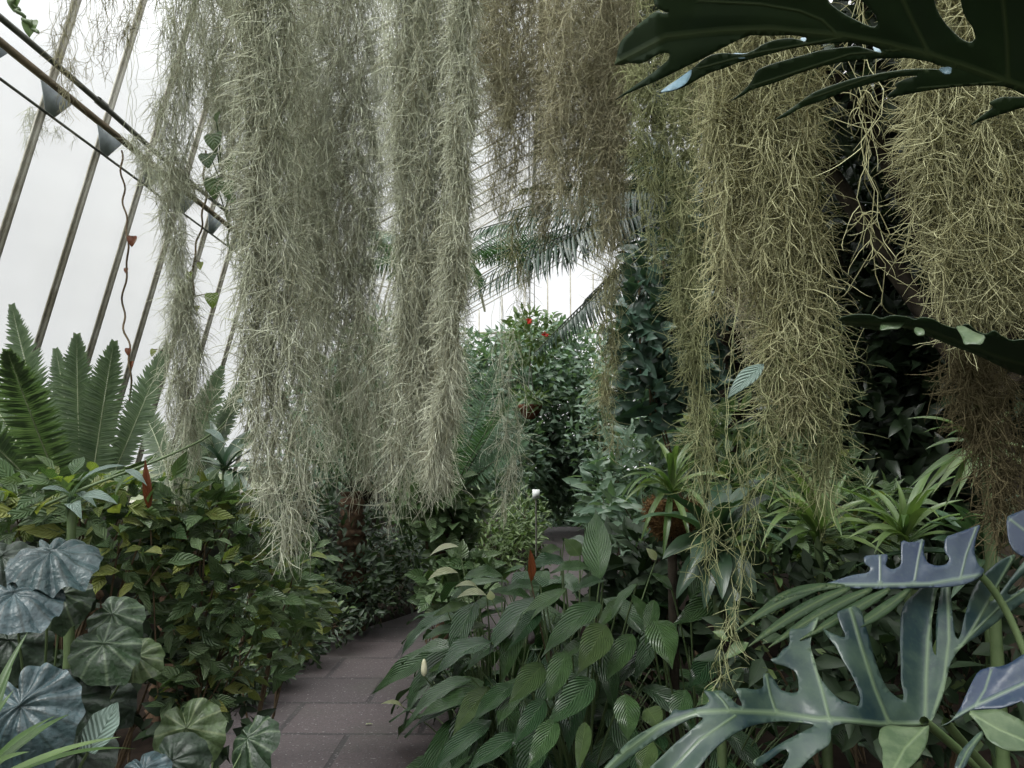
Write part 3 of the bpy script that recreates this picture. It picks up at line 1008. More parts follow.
def trunk(parent, pts, r0, r1, mat, name='trunk', rough=0.15, n=24, sides=12, seed=0):
    rng = np.random.default_rng(seed)
    P = spline(pts, n)
    mb = MB()
    R = np.linspace(r0, r1, n) * (1 + rough * (rng.random(n) - 0.5))
    tubes(mb, P, R, sides)
    return obj(name, mb, mat, parent)


def stems(parent, lines, r, mat, name='stem', sides=5):
    mb = MB()
    for ln in lines:
        P = spline(ln, 12)
        tubes(mb, P, np.linspace(r, r * 0.5, 12), sides)
    return obj(name, mb, mat, parent)


def cloud(mb, blobs, n_per, L, W, rng, prof=prof_ovate, nt=4, nu=3, curv=0.5, fold=0.35, up=0.5, face=0.5, var=(0, 1), flat=0.8):
    """leaves over the shells of some blobs: (centre, radius (3,) or scalar, count factor)"""
    for c_, r, k in blobs:
        n = int(n_per * k)
        d = nrm(rng.standard_normal((n, 3)))
        rad = (0.3 + 0.85 * rng.random((n, 1)) ** 0.6)
        r = np.asarray(r, float)
        p = np.asarray(c_) + d * rad * r
        p[:, 2] = np.maximum(p[:, 2], 0.05)
        out_ = nrm(d + np.array([0, 0, 0.15]) + 0.7 * rng.standard_normal((n, 3)))
        out_[:, 2] *= flat
        nn = nrm(np.array([0, -face, up]) + 0.6 * d + 0.55 * rng.standard_normal((n, 3)))
        s = 0.6 + 0.65 * rng.random(n)
        leafgrid(mb, p, out_, nn, L * s, W * s, curv * (0.3 + 1.2 * rng.random(n)), fold, prof, nt, nu,
                 var[0] + (var[1] - var[0]) * rng.random(n))


def bush(name, label, cat, base, blobs, n_per, L, W, mat, seed, smat='stem_brown', group=None, sr=0.006, extra=None, **kw):
    """blobs: (px, py, Y, radius px or (rx, rz), factor)"""
    rng = np.random.default_rng(seed)
    b0 = np.array(base, float)
    root = thing(name, label, cat, b0, group)
    bl = []
    for px, py, Y, r, k in blobs:
        rx, rz = r if isinstance(r, tuple) else (r, r)
        bl.append((at(px, py, Y), np.array([rx, (rx + rz) / 2, rz]) * pxm(Y), k))
    mb = MB()
    cloud(mb, bl, n_per, L, W, rng, **kw)
    obj('foliage', mb, M[mat], root)
    for c_, r, k in bl:
        lines = []
        m0 = (b0 + c_) / 2 + rng.standard_normal(3) * 0.05
        m0[2] = max(m0[2], 0.05)
        bb = b0 + rng.standard_normal(3) * 0.02
        bb[2] = b0[2]
        lines.append([bb, m0, c_])
        for j in range(4):
            e_ = c_ + nrm(rng.standard_normal(3)) * r * 0.8
            e_[2] = max(e_[2], 0.05)
            lines.append([m0, (m0 + c_) / 2, e_])
        stems(root, lines, sr, M[smat])
    if extra:
        mb = MB()
        emat, en, eL, eW = extra
        cloud(mb, bl, en, eL, eW, rng, **kw)
        obj('young_leaves', mb, M[emat], root)['label'] = 'paler young leaves'
    return root


def gnd(px, py):
    """point of the ground seen at a pixel"""
    a, b = at(px, py, 1.0) - EYE, 0
    return EYE + a * (-EYE[2] / a[2])


# ------------------------------------------------------------------ cycads with upright fronds, left
def cycad(label, crown, fr, mat, rmat, seed, tr=0.11, group='cycads', name='cycad', lw=0.011, npair=62):
    c_ = np.asarray(crown, float)
    root = thing(name, label, 'cycad', (c_[0], c_[1], 0), group)
    trunk(root, [(c_[0], c_[1], -0.02), (c_[0] + 0.01, c_[1], c_[2] * 0.5), (c_[0], c_[1], c_[2])], tr * 1.15, tr * 0.8, M['bark'], seed=seed, rough=0.35, n=40)
    for k, (b, t, bow, hint, half, *rest) in enumerate(fr):
        o_ = rest[0] if rest else {}
        kw = dict(npair=npair, lw=lw, seed=seed * 31 + k, ang=1.3, fwd_tip=0.55)
        kw.update(o_)
        frond(root, c_ if b is None else b, t, bow, hint, half, mat=mat, rmat=rmat, **kw)
    return root


FW = (0.05, -1, 0.15)       # blade faces the path
cr = at(84, 545, 4.3)
cycad('large cycad with tall upright grey green feather fronds before the left glazing', cr, [
    (None, at(8, 352, 3.5), (-0.02, -0.12, 0.16), (0.25, -1, 0.3), 0.135, dict(ang=1.25)),
    (None, at(12, 306, 4.5), (-0.08, 0.05, 0.0), FW, 0.125),
    (None, at(56, 350, 4.7), (-0.03, 0.1, 0.0), FW, 0.115),
    (None, at(77, 336, 4.25), (-0.02, 0.0, 0.05), FW, 0.125),
    (None, at(114, 343, 4.2), (-0.01, 0.0, 0.05), (0.1, -1, 0.1), 0.125),
    (None, at(168, 345, 4.4), (0.0, 0.05, 0.06), (-0.3, -1, 0.1), 0.12),
    (None, at(-40, 420, 3.7), (-0.05, -0.1, 0.2), (0.3, -1, 0.6), 0.12),
    (None, at(-50, 330, 4.6), (-0.1, 0, 0.1), FW, 0.12),
    (None, at(150, 460, 3.4), (0.1, -0.1, 0.2), (0, -0.6, 1), 0.11),
], M['cycad'], M['rachis'], 3, lw=0.024, npair=84)
cr = at(178, 520, 4.9)
cycad('smaller cycad with fronds fanning right behind the grey moss strand', cr, [
    (None, at(222, 368, 4.9), (0.0, 0, 0.1), (-0.3, -1, 0.1), 0.12),
    (None, at(246, 378, 5.0), (0.06, 0, 0.1), (-0.5, -1, 0.2), 0.11),
    (None, at(264, 430, 4.6), (0.1, -0.1, 0.15), (-0.5, -0.7, 0.7), 0.11),
    (None, at(136, 400, 5.3), (0, 0.1, 0.1), FW, 0.11),
    (None, at(196, 400, 5.4), (0, 0.1, 0.1), FW, 0.11),
    (None, at(290, 470, 4.7), (0.1, -0.1, 0.2), (-0.4, -0.5, 0.9), 0.11),
], M['cycad'], M['rachis'], 4, lw=0.024, npair=76)


def ring(c_, n, L, rise, half, rng, y_squash=1.0, bowz=0.35, tipz=0.0, start=0.0):
    out_ = []
    for k in range(n):
        a = start + k * 2.39996
        r = L * (0.85 + 0.25 * rng.random())
        el = rise * (0.55 + 0.6 * rng.random())
        d = np.array([math.cos(a) * math.cos(el), math.sin(a) * math.cos(el) * y_squash, math.sin(el)])
        tip = c_ + d * r + np.array([0, 0, tipz * L])
        out_.append((None, tip, (0, 0, bowz * L * (0.6 + 0.5 * rng.random())), nrm(np.array([-d[0] * 0.6, -d[1] * 0.6, 1.0])), half))
    return out_


rng = np.random.default_rng(55)
cr = at(352, 492, 7.2)
cycad('cycad with a red brown trunk standing behind the ragged moss hem', cr,
      ring(cr, 16, 1.25, 0.75, 0.15, rng, bowz=0.22, tipz=-0.05), M['cycad_far'], M['rachis_dark'], 5, 0.13, npair=44, lw=0.016)
cr = at(450, 500, 6.6)
fr = ring(cr, 9, 0.95, 0.8, 0.14, rng, bowz=0.2)
fr += [(None, at(502, 358, 6.6), (0.0, 0, 0.1), (-0.5, -1, 0.3), 0.17), (None, at(514, 398, 6.5), (0.05, 0, 0.12), (-0.5, -1, 0.4), 0.17),
       (None, at(470, 350, 6.8), (-0.03, 0, 0.1), (-0.3, -1, 0.3), 0.16), (None, at(528, 440, 6.3), (0.1, 0, 0.15), (-0.5, -1, 0.5), 0.15)]
cycad('cycad with dark stiff fronds leaning right by the bend of the path', cr, fr, M['cycad_far'], M['rachis_dark'], 6, 0.1, npair=44, lw=0.016)

# ------------------------------------------------------------------ palms over the path
def palm(label, crown, fr, seed, tr=0.12, foot=None, mat='palm', npair=60, lw=0.026, group='palms'):
    c_ = np.asarray(crown, float)
    f = c_ if foot is None else np.asarray(foot, float)
    root = thing('palm_tree', label, 'palm', (f[0], f[1], 0), group)
    trunk(root, [(f[0], f[1], -0.02), (f[0] * 0.7 + c_[0] * 0.3, f[1], c_[2] * 0.5), tuple(c_)], tr * 1.1, tr * 0.75, M['bark_dark'], seed=seed, rough=0.2, n=40)
    for k, (b, t, bow, hint, half, *rest) in enumerate(fr):
        kw = dict(npair=npair, lw=lw, seed=seed * 37 + k, rr=0.012, droop=0.5, ang=1.05, dih=-0.7, nt=5, start=0.1)
        if rest:
            kw.update(rest[0])
        frond(root, c_, t, bow, hint, half, mat=M[mat], rmat=M['rachis_dark'], **kw)
    return root


cr = at(722, 205, 7.0)
UP = (0, -0.1, 1)
fr = [(None, at(470, 232, 6.6), (0, 0, 0.25), UP, 0.36),
      (None, at(466, 300, 6.0), (0.1, -0.2, 0.42), UP, 0.34),
      (None, at(482, 262, 7.2), (0, 0, 0.30), UP, 0.40),
      (None, at(536, 352, 6.4), (0, 0, 0.25), UP, 0.34),
      (None, at(560, 330, 5.8), (0.1, 0, 0.25), UP, 0.34),
      (None, at(560, 120, 7.4), (0, 0, 0.2), UP, 0.36),
      (None, at(640, 300, 5.2), (0, -0.2, 0.3), UP, 0.34),
      (None, at(520, 190, 8.4), (0, 0, 0.3), UP, 0.36), (None, at(474, 282, 6.9), (0, 0, 0.36), UP, 0.42), (None, at(500, 215, 6.2), (0, 0, 0.3), UP, 0.4), (None, at(585, 300, 6.6), (0, 0, 0.2), UP, 0.4)] + ring(cr, 9, 1.9, 0.5, 0.34, rng, bowz=0.25, tipz=-0.25, start=-1.0)
palm('dark palm whose long arching fronds sweep left under the roof', cr, fr, 8, foot=(cr[0] + 0.1, cr[1] + 0.1, 0))
cr = at(655, 70, 11.0)
palm('tall far palm with its dark crown up near the roof glass', cr, ring(cr, 16, 2.1, 0.6, 0.36, rng, bowz=0.25, tipz=-0.3), 9, 0.14, foot=(cr[0] + 0.2, cr[1], 0), npair=40)
cr = at(455, 265, 12.0)
palm('far palm with blue green fronds below the roof behind the thick moss column', cr, ring(cr, 15, 2.0, 0.5, 0.36, rng, bowz=0.25, tipz=-0.3, start=0.5), 10, 0.13, foot=(cr[0] - 0.1, cr[1], 0), npair=40, mat='cycad_far')

# ------------------------------------------------------------------ trees on the right
def tree(label, foot, blobs, n_per, L, W, mat, seed, group='dark broadleaf trees', tr=0.12):
    rng = np.random.default_rng(seed)
    f = np.asarray(foot, float)
    root = thing('broadleaf_tree', label, 'tree', f, group)
    cs = [np.asarray(b[0], float) for b in blobs]
    top = np.mean(cs, 0)
    fork = np.array([f[0] * 0.6 + top[0] * 0.4, f[1] * 0.6 + top[1] * 0.4, min(c[2] for c in cs) * 0.75 + 0.2])
    trunk(root, [tuple(f - (0, 0, 0.02)), tuple((f + fork) / 2 + (0.04, 0, 0)), tuple(fork)], tr, tr * 0.7, M['bark_dark'], seed=seed)
    for c_ in cs:
        mb = MB()
        P = spline([fork, (fork + c_) / 2 + rng.standard_normal(3) * 0.08, c_], 12)
        tubes(mb, P, np.linspace(tr * 0.55, tr * 0.2, 12), 7)
        for j in range(6):
            e_ = c_ + nrm(rng.standard_normal(3)) * 0.55
            tubes(mb, spline([P[6 + j % 5], (P[8] + e_) / 2, e_], 8), np.linspace(tr * 0.2, 0.006, 8), 5)
        obj('branch', mb, M['bark_dark'], root)
    mb = MB()
    cloud(mb, blobs, n_per, L, W, rng, nt=4, nu=3, face=0.3, up=0.9, curv=0.6)
    obj('crown', mb, M[mat], root)
    return root


def bl(px, py, Y, r, k=1.0, sq=(1, 1, 1)):
    return (at(px, py, Y), r * np.array(sq), k)


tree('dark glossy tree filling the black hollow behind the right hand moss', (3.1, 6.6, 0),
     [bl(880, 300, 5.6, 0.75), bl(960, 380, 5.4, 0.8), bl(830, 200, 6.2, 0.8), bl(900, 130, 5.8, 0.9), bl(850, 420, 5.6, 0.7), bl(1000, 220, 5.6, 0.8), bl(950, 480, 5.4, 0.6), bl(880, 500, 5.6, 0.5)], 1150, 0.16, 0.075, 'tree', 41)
tree('dark tree whose added crown blocks the sky over the right bed', (2.6, 4.2, 0),  # crown added overhead to keep skylight off the right bed
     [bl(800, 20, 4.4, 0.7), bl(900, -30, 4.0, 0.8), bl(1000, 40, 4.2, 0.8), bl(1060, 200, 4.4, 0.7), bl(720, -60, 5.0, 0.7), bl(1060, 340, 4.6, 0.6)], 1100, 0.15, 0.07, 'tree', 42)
tree('dark tree rising behind the palm crown right of the path', (2.5, 9.2, 0),
     [bl(720, 120, 9.0, 1.0), bl(790, 220, 8.6, 1.0), bl(760, 330, 8.6, 0.9), bl(700, 40, 9.2, 1.0), bl(840, 330, 8.4, 1.0), bl(680, 230, 9.2, 0.6), bl(760, 430, 8.4, 0.7)], 950, 0.18, 0.085, 'tree', 43)
tree('haze tinted tree before the far end of the house', (2.9, 14.5, 0),
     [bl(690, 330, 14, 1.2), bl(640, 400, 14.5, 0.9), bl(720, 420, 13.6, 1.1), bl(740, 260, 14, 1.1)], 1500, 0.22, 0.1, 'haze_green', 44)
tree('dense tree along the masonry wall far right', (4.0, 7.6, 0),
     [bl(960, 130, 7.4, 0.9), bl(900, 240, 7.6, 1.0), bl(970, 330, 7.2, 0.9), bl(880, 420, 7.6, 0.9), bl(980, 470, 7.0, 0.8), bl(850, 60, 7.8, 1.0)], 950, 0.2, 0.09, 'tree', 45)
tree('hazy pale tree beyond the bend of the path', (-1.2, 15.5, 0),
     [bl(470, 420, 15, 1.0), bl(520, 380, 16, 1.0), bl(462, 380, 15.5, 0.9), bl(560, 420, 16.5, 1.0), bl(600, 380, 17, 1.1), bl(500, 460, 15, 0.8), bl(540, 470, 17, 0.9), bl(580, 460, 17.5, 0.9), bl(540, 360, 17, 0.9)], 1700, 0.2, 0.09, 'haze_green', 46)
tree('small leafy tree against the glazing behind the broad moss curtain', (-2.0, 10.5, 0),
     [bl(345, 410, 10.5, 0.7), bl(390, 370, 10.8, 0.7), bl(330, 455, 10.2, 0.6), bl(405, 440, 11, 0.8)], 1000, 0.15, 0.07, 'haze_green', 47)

# climber on the palm, with blue green leaves
rng = np.random.default_rng(61)
root = thing('climbing_vine', 'climber with dense blue green leaves hanging beside the palm trunk', 'vine', (at(690, 300, 5.6)[0], 5.6, 0))
bls = [bl(664, 290, 5.4, 0.24, 1, (1, 1, 1.5)), bl(640, 340, 5.3, 0.2, 0.8, (1, 1, 1.5)), bl(690, 330, 5.6, 0.26, 1.2, (1, 1, 1.7)), bl(650, 390, 5.3, 0.2, 0.8, (1, 1, 1.2)), bl(690, 390, 5.4, 0.2, 0.8, (1, 1, 1.3)), bl(690, 240, 5.6, 0.25, 0.8, (1, 1, 1.2))]
mb = MB()
cloud(mb, bls, 190, 0.13, 0.085, rng, prof=prof_heart, nt=5, nu=5, up=0.35, face=0.9, flat=0.5)
obj('foliage', mb, M['bluevine'], root)
p0 = np.array(root.location)
for b in bls:
    stems(root, [[p0, p0 * 0.5 + b[0] * 0.5 + (0.1, 0, 0), b[0]], [b[0] + (0, 0, 0.4), b[0], b[0] - (0, 0, 0.3)]], 0.01, M['stem_brown'])

# ------------------------------------------------------------------ single leaves placed one by one
def pleaf(b, t, wd, hint, curv=0.5, fold=0.3, prof=prof_ovate, nt=15, nu=9, ripple=0.02, rng=None, var=0.5, rfreq=2.5):
    """mesh of one leaf that starts at b and whose tip comes down at t"""
    b, t = np.asarray(b, float), np.asarray(t, float)
    ch = t - b
    Lc = np.linalg.norm(ch)
    d = ch / Lc
    n = np.asarray(hint, float)
    n = nrm(n - d * (n @ d))
    a = curv * 0.46
    d2 = d * math.cos(a) + n * math.sin(a)
    n2 = n * math.cos(a) - d * math.sin(a)
    L = Lc * (1 + curv * curv / 22)
    mb = MB()
    leafgrid(mb, b, d2, n2, [L], [wd], curv, fold, prof, nt, nu, var, ripple, rfreq, rng)
    return mb


def petiole(parent, crown, base, r, mat, n=14, lift=0.25):
    c_, b = np.asarray(crown, float), np.asarray(base, float)
    mid = c_ * 0.45 + b * 0.55 + np.array([0, 0, lift * np.linalg.norm(b - c_)])
    mb = MB()
    tubes(mb, bez(c_, mid, b, n), np.linspace(r, r * 0.7, n), 6)
    return obj('petiole', mb, mat, parent)


# peace lilies: base px, tip px, width px, distance at base and tip, facing, curve, paler
FRONT = (0, -1, 0.45)
UPF = (0, -0.6, 1)
LEFT = (-0.5, -0.5, 1)
LV = [
    # left plant
    (0, (440, 651), (381, 689), 27, 3.75, 3.7, (0.2, -0.7, 1), 0.5, 0), (0, (448, 612), (405, 656), 22, 3.85, 3.8, LEFT, 0.6, 0),
    (0, (489, 625), (449, 643), 20, 3.6, 3.5, LEFT, 0.5, 1), (0, (479, 641), (446, 664), 16, 3.5, 3.45, UPF, 0.4, 0),
    (0, (534, 600), (490, 594), 19, 3.7, 3.6, UPF, 0.5, 0), (0, (502, 576), (466, 580), 24, 4.0, 3.9, UPF, 0.7, 0),
    (0, (518, 618), (504, 676), 27, 3.4, 3.25, FRONT, 0.5, 0), (0, (484, 682), (440, 702), 26, 3.4, 3.3, UPF, 0.4, 0),
    (0, (443, 668), (418, 690), 18, 3.6, 3.55, UPF, 0.5, 0), (0, (470, 606), (437, 616), 17, 3.8, 3.75, UPF, 0.5, 1),
    (0, (486, 692), (423, 717), 24, 3.3, 3.2, UPF, 0.4, 0), (0, (490, 688), (457, 731), 27, 3.25, 3.1, (-0.3, -1, 0.5), 0.5, 1),
    (0, (514, 684), (476, 720), 24, 3.15, 3.05, UPF, 0.4, 0), (0, (492, 720), (436, 770), 26, 3.1, 3.0, UPF, 0.4, 0),
    (0, (470, 655), (432, 672), 18, 3.5, 3.5, UPF, 0.4, 0), (0, (500, 640), (470, 668), 17, 3.4, 3.35, UPF, 0.5, 0),
    (0, (520, 735), (470, 772), 26, 3.0, 2.9, UPF, 0.5, 0), (0, (458, 628), (426, 640), 15, 3.8, 3.7, UPF, 0.5, 0),
    (0, (505, 600), (470, 612), 18, 3.7, 3.6, UPF, 0.5, 0), (0, (478, 588), (452, 600), 15, 3.9, 3.8, UPF, 0.5, 0),
    # middle plant
    (1, (600, 580), (596, 517), 36, 3.45, 3.75, (-0.35, -1, 0.5), 0.15, 0), (1, (600, 603), (548, 652), 30, 3.2, 3.0, (-0.1, -0.8, 0.9), 0.5, 0),
    (1, (566, 589), (517, 632), 21, 3.3, 3.15, (-0.2, -0.7, 1), 0.5, 0), (1, (606, 625), (581, 668), 35, 3.05, 2.95, FRONT, 0.4, 1),
    (1, (632, 634), (609, 676), 25, 3.1, 3.0, FRONT, 0.4, 0), (1, (543, 665), (512, 700), 29, 3.0, 2.9, FRONT, 0.5, 1),
    (1, (594, 679), (551, 722), 32, 2.9, 2.8, FRONT, 0.4, 0), (1, (566, 652), (549, 698), 27, 3.0, 2.9, FRONT, 0.4, 0),
    (1, (590, 569), (555, 573), 22, 3.5, 3.4, UPF, 0.5, 0), (1, (563, 560), (533, 568), 26, 3.6, 3.5, UPF, 0.4, 0),
    (1, (637, 584), (614, 618), 16, 3.2, 3.1, (-0.7, -0.6, 0.5), 0.5, 0), (1, (603, 580), (576, 592), 16, 3.3, 3.2, UPF, 0.5, 0),
    (1, (586, 722), (578, 768), 18, 2.8, 2.7, FRONT, 0.3, 1), (1, (625, 694), (628, 736), 30, 2.85, 2.8, FRONT, 0.3, 0),
    (1, (560, 548), (540, 556), 16, 3.7, 3.65, UPF, 0.4, 1), (1, (580, 556), (566, 540), 20, 3.6, 3.65, FRONT, 0.2, 1),
    (1, (540, 610), (512, 645), 20, 3.2, 3.1, FRONT, 0.5, 0), (1, (556, 720), (530, 764), 26, 2.8, 2.7, FRONT, 0.4, 0),
    (1, (590, 640), (560, 662), 18, 3.1, 3.0, UPF, 0.5, 0), (1, (620, 600), (598, 628), 16, 3.2, 3.1, FRONT, 0.5, 0),
    (1, (540, 585), (505, 592), 18, 3.5, 3.4, UPF, 0.5, 0), (1, (545, 700), (515, 742), 24, 2.9, 2.8, FRONT, 0.5, 0),
    # right plant
    (2, (655, 620), (670, 663), 37, 3.0, 2.9, FRONT, 0.4, 0), (2, (726, 594), (678, 622), 31, 3.1, 3.0, FRONT, 0.4, 0),
    (2, (713, 657), (691, 684), 30, 3.0, 2.95, FRONT, 0.4, 0), (2, (647, 708), (660, 728), 25, 2.85, 2.8, FRONT, 0.3, 1),
    (2, (650, 622), (632, 596), 15, 3.1, 3.15, FRONT, 0.4, 0), (2, (654, 600), (646, 640), 18, 3.1, 3.0, FRONT, 0.4, 0),
    (2, (742, 645), (752, 684), 30, 2.9, 2.85, FRONT, 0.4, 0), (2, (690, 600), (716, 562), 26, 3.2, 3.25, FRONT, 0.3, 0),
    (2, (650, 740), (640, 772), 26, 2.75, 2.7, FRONT, 0.3, 1), (2, (672, 590), (652, 575), 16, 3.2, 3.2, UPF, 0.4, 0),
    (2, (735, 690), (700, 705), 26, 2.85, 2.8, UPF, 0.4, 0), (2, (686, 690), (672, 724), 26, 2.85, 2.8, FRONT, 0.4, 0),
]
CROWN = [np.array([-0.1, 3.75, 0.0]), np.array([0.24, 3.45, 0.0]), np.array([0.72, 3.35, 0.0]), np.array([0.16, 4.5, 0.0])]
LBL = ['large peace lily overhanging the path edge with cream green spathes above it',
       'peace lily with one tall upright blue green leaf in the middle of the bed',
       'shaded peace lily with broad dark leaves right of the tall upright leaf',
       'peace lily at the back of the bed beside the far bend of the path']
rng = np.random.default_rng(70)
for k in range(4):
    root = thing('peace_lily', LBL[k], 'peace lily', CROWN[k], 'peace lilies')
    for (g, b, t, wd, yb, yt, hint, cv, pale) in LV:
        if g != k:
            continue
        pb_, pt_ = at(*b, yb), at(*t, yt)
        pt_ = pt_ + (pt_ - pb_) * 0.14
        mb = pleaf(pb_, pt_, wd * 0.9 * pxm(yb), hint, cv * 1.25, 0.3, prof_lily, 17, 9, 0.045, rng, float(np.clip(rng.normal(0.45, 0.3), 0, 1)))
        lo_ = obj('leaf', mb, M['lily_pale' if pale else 'lily'], root)
        petiole(lo_, CROWN[k] + rng.normal(0, 0.04, 3) * (1, 1, 0), pb_, 0.005, M['stem'], lift=0.12)
    nf = (96, 66, 66, 80)[k]
    for j in range(nf):
        a = rng.random() * 6.283
        rr_, zz = 0.12 + 0.4 * rng.random() ** 0.7, 0.25 + 0.7 * rng.random()
        zz *= 1.1 - 0.5 * rr_
        if j % 3 == 0:
            rr_, zz = 0.4 + 0.15 * rng.random(), 0.12 + 0.4 * rng.random()
        if k == 3:
            zz *= 1.1
        if k == 2:
            zz *= 0.9
        pb_ = CROWN[k] + np.array([math.cos(a) * rr_, math.sin(a) * rr_ * 0.8 + 0.1, zz])
        dl = 0.24 + 0.12 * rng.random()
        pt_ = pb_ + np.array([math.cos(a) * dl, math.sin(a) * dl * 0.8, -dl * (0.1 + 0.9 * rng.random())])
        pt_[2] = max(pt_[2], 0.06)
        if pt_[0] < -0.16 * pt_[1] or pb_[0] < -0.13 * pb_[1]:      # keep the path free
            continue
        mb = pleaf(pb_, pt_, 0.105 + 0.035 * rng.random(), (math.cos(a) * 0.5, math.sin(a) * 0.4 - 0.2, 1.1), 0.8, 0.28, prof_lily, 13, 7, 0.045, rng, rng.random() * 0.6)
        lo_ = obj('leaf', mb, M['lily'], root)
        petiole(lo_, CROWN[k], pb_, 0.004, M['stem'], 9, lift=0.12)
    # flowers
    if k == 0:
        for b, t, wd, yb in (((459, 547), (430, 556), 10, 4.0), ((458, 573), (428, 580), 13, 3.8), ((478, 588), (455, 587), 10, 3.7), ((487, 596), (457, 598), 13, 3.6), ((403, 707), (381, 704), 7, 3.6)):
            pb_, pt_ = at(*b, yb), at(*t, yb - 0.05)
            mb = pleaf(pb_, pt_, wd * pxm(yb), (-0.1, -0.6, 1), 0.9, 0.5, prof_lance, 13, 7, 0.0, rng, rng.random())
            fl = obj('spathe', mb, M['spathe'], root)
            petiole(fl, CROWN[0], pb_, 0.004, M['stem'], lift=0.1)
        sb = at(424, 676, 3.5)
        mb = MB()
        tubes(mb, spline([sb, sb + (0, 0, 0.07)], 8), [0.004, 0.011, 0.013, 0.013, 0.012, 0.011, 0.009, 0.003], 10)
        spx = obj('spadix', mb, M['spadix'], root)
        petiole(spx, CROWN[0], sb, 0.004, M['stem'], lift=0.1)
    if k == 1:
        b, t = at(531, 582, 3.4), at(530, 548, 3.4)
        lo_ = obj('withered_leaf', pleaf(b, t, 0.045, (0.3, -1, 0), 0.3, 0.7, prof_lance, 11, 5, 0.06, rng, 0.3), M['rust'], root)
        lo_['label'] = 'rust orange withered leaf standing upright'
        petiole(lo_, CROWN[1], b, 0.004, M['stem_brown'], lift=0.05)
        for b, t in (((656, 560), (646, 548)), ((492, 600), (490, 590))):
            pb_, pt_ = at(*b, 3.4), at(*t, 3.4)
            mb = pleaf(pb_, pt_, 0.04, (-0.2, -0.8, 0.6), 0.5, 0.5, prof_lance, 9, 5, 0.0, rng, 0.5)
            fl = obj('spathe', mb, M['spathe'], root)
            petiole(fl, CROWN[1], pb_, 0.004, M['stem'], lift=0.1)


# ------------------------------------------------------------------ begonias at the lower left
def disc(c_, n, up, R, k, amp, cup, rng, notch=0.5, var=0.5, asp=1.0):
    n = nrm(np.asarray(n, float))
    up = np.asarray(up, float)
    up = nrm(up - n * (n @ up))
    s = np.cross(up, n)
    nr, na = 9, 16 * 6
    ph = np.linspace(0, 2 * math.pi, na + 1)
    rr = np.linspace(0, 1, nr)
    out_r = (1 + 0.16 * np.cos(ph) + 0.14 * (np.exp(-(ph / 0.22) ** 2) + np.exp(-((ph - 2 * math.pi) / 0.22) ** 2))) * (1 - notch * np.exp(-((np.abs(ph - math.pi)) / 0.2) ** 2)) * (1 + 0.02 * np.sin(ph * 13 + rng.random() * 6))
    X = rr[:, None] * out_r[None]
    fade = np.clip(rr, 0, 1) ** 1.0
    H = amp * fade[:, None] * (np.abs(np.sin(ph * k / 2)) - 0.5)[None] * (1 + 0.4 * np.sin(ph * 2 + rng.random() * 6))[None] + 0.05 * np.sin(X * 7 + 3 * np.sin(ph + rng.random() * 6)[None]) - cup * X ** 2 + 0.04 * X ** 2 * np.sin(2 * ph + rng.random() * 6)[None]
    P = np.asarray(c_)[None, None] + R * (up * (X * np.cos(ph)[None])[..., None] + s * (X * np.sin(ph)[None] * asp)[..., None] + n * H[..., None])
    idx = np.arange(nr * (na + 1)).reshape(nr, na + 1)
    Q = np.stack([idx[:-1, :-1], idx[1:, :-1], idx[1:, 1:], idx[:-1, 1:]], -1).reshape(-1, 4)
    uv = np.stack([np.broadcast_to(ph / (2 * math.pi), (nr, na + 1)), np.broadcast_to(rr[:, None], (nr, na + 1))], -1)
    mb = MB()
    mb.add(P, quads=Q, uv=uv, var=var)
    return mb


BG = [  # px, py, Y, radius px, normal, tip direction (x,z), material, pleats
    (0, 50, 551, 2.0, 42, (0.12, -0.42, 1), (0.9, -0.5, -0.1), 'begonia_blue', 12), (0, 14, 592, 1.9, 40, (0.15, -0.5, 1), (0.8, -0.4, -0.6), 'begonia_blue', 12),
    (0, 62, 594, 2.1, 28, (0.2, -0.9, 0.6), (0.2, -0.4, -1), 'begonia_green', 9), (0, 103, 644, 2.0, 32, (0.3, -0.7, 0.75), (0.8, -0.3, -0.9), 'begonia_green', 9),
    (0, 112, 614, 2.15, 26, (0.15, -0.8, 0.7), (0.9, -0.3, -0.3), 'begonia_green', 9), (0, 136, 656, 2.1, 22, (0.2, -0.9, 0.6), (0.9, 0, -0.5), 'begonia_pale', 9),
    (1, 20, 706, 1.7, 50, (0.1, -1, 0.6), (0.6, -0.3, -1), 'begonia_blue', 12), (2, 186, 728, 2.1, 34, (0.05, -1, 0.5), (0.4, -0.2, -1), 'begonia_pale', 9),
    (1, 62, 698, 1.95, 36, (0.2, -0.8, 0.6), (1, 0, -0.4), 'begonia_dark', 9), (1, 76, 752, 1.8, 36, (0.1, -0.8, 0.7), (0.3, -0.4, -1), 'begonia_dark', 9),
    (2, 172, 760, 2.0, 30, (0.1, -0.9, 0.6), (0.9, 0, -0.5), 'begonia_dark', 9), (2, 143, 770, 1.9, 24, (0, -0.8, 0.8), (0.5, 0, -1), 'begonia_blue', 9),
    (2, 248, 738, 2.5, 27, (-0.5, -0.7, 0.7), (0.8, -0.3, -0.7), 'begonia_green', 9), (0, 8, 640, 2.1, 36, (0.3, -0.9, 0.5), (0.6, 0, -0.9), 'begonia_dark', 9),
    (1, 100, 700, 2.2, 28, (0.2, -0.9, 0.5), (0.9, 0, -0.6), 'begonia_dark', 9), (0, 2, 556, 2.3, 30, (0.2, -0.6, 0.9), (0.9, 0, -0.4), 'begonia_dark', 9),
]
rng = np.random.default_rng(80)
BC = [at(40, 800, 2.2), at(30, 860, 1.9), at(180, 860, 2.3)]
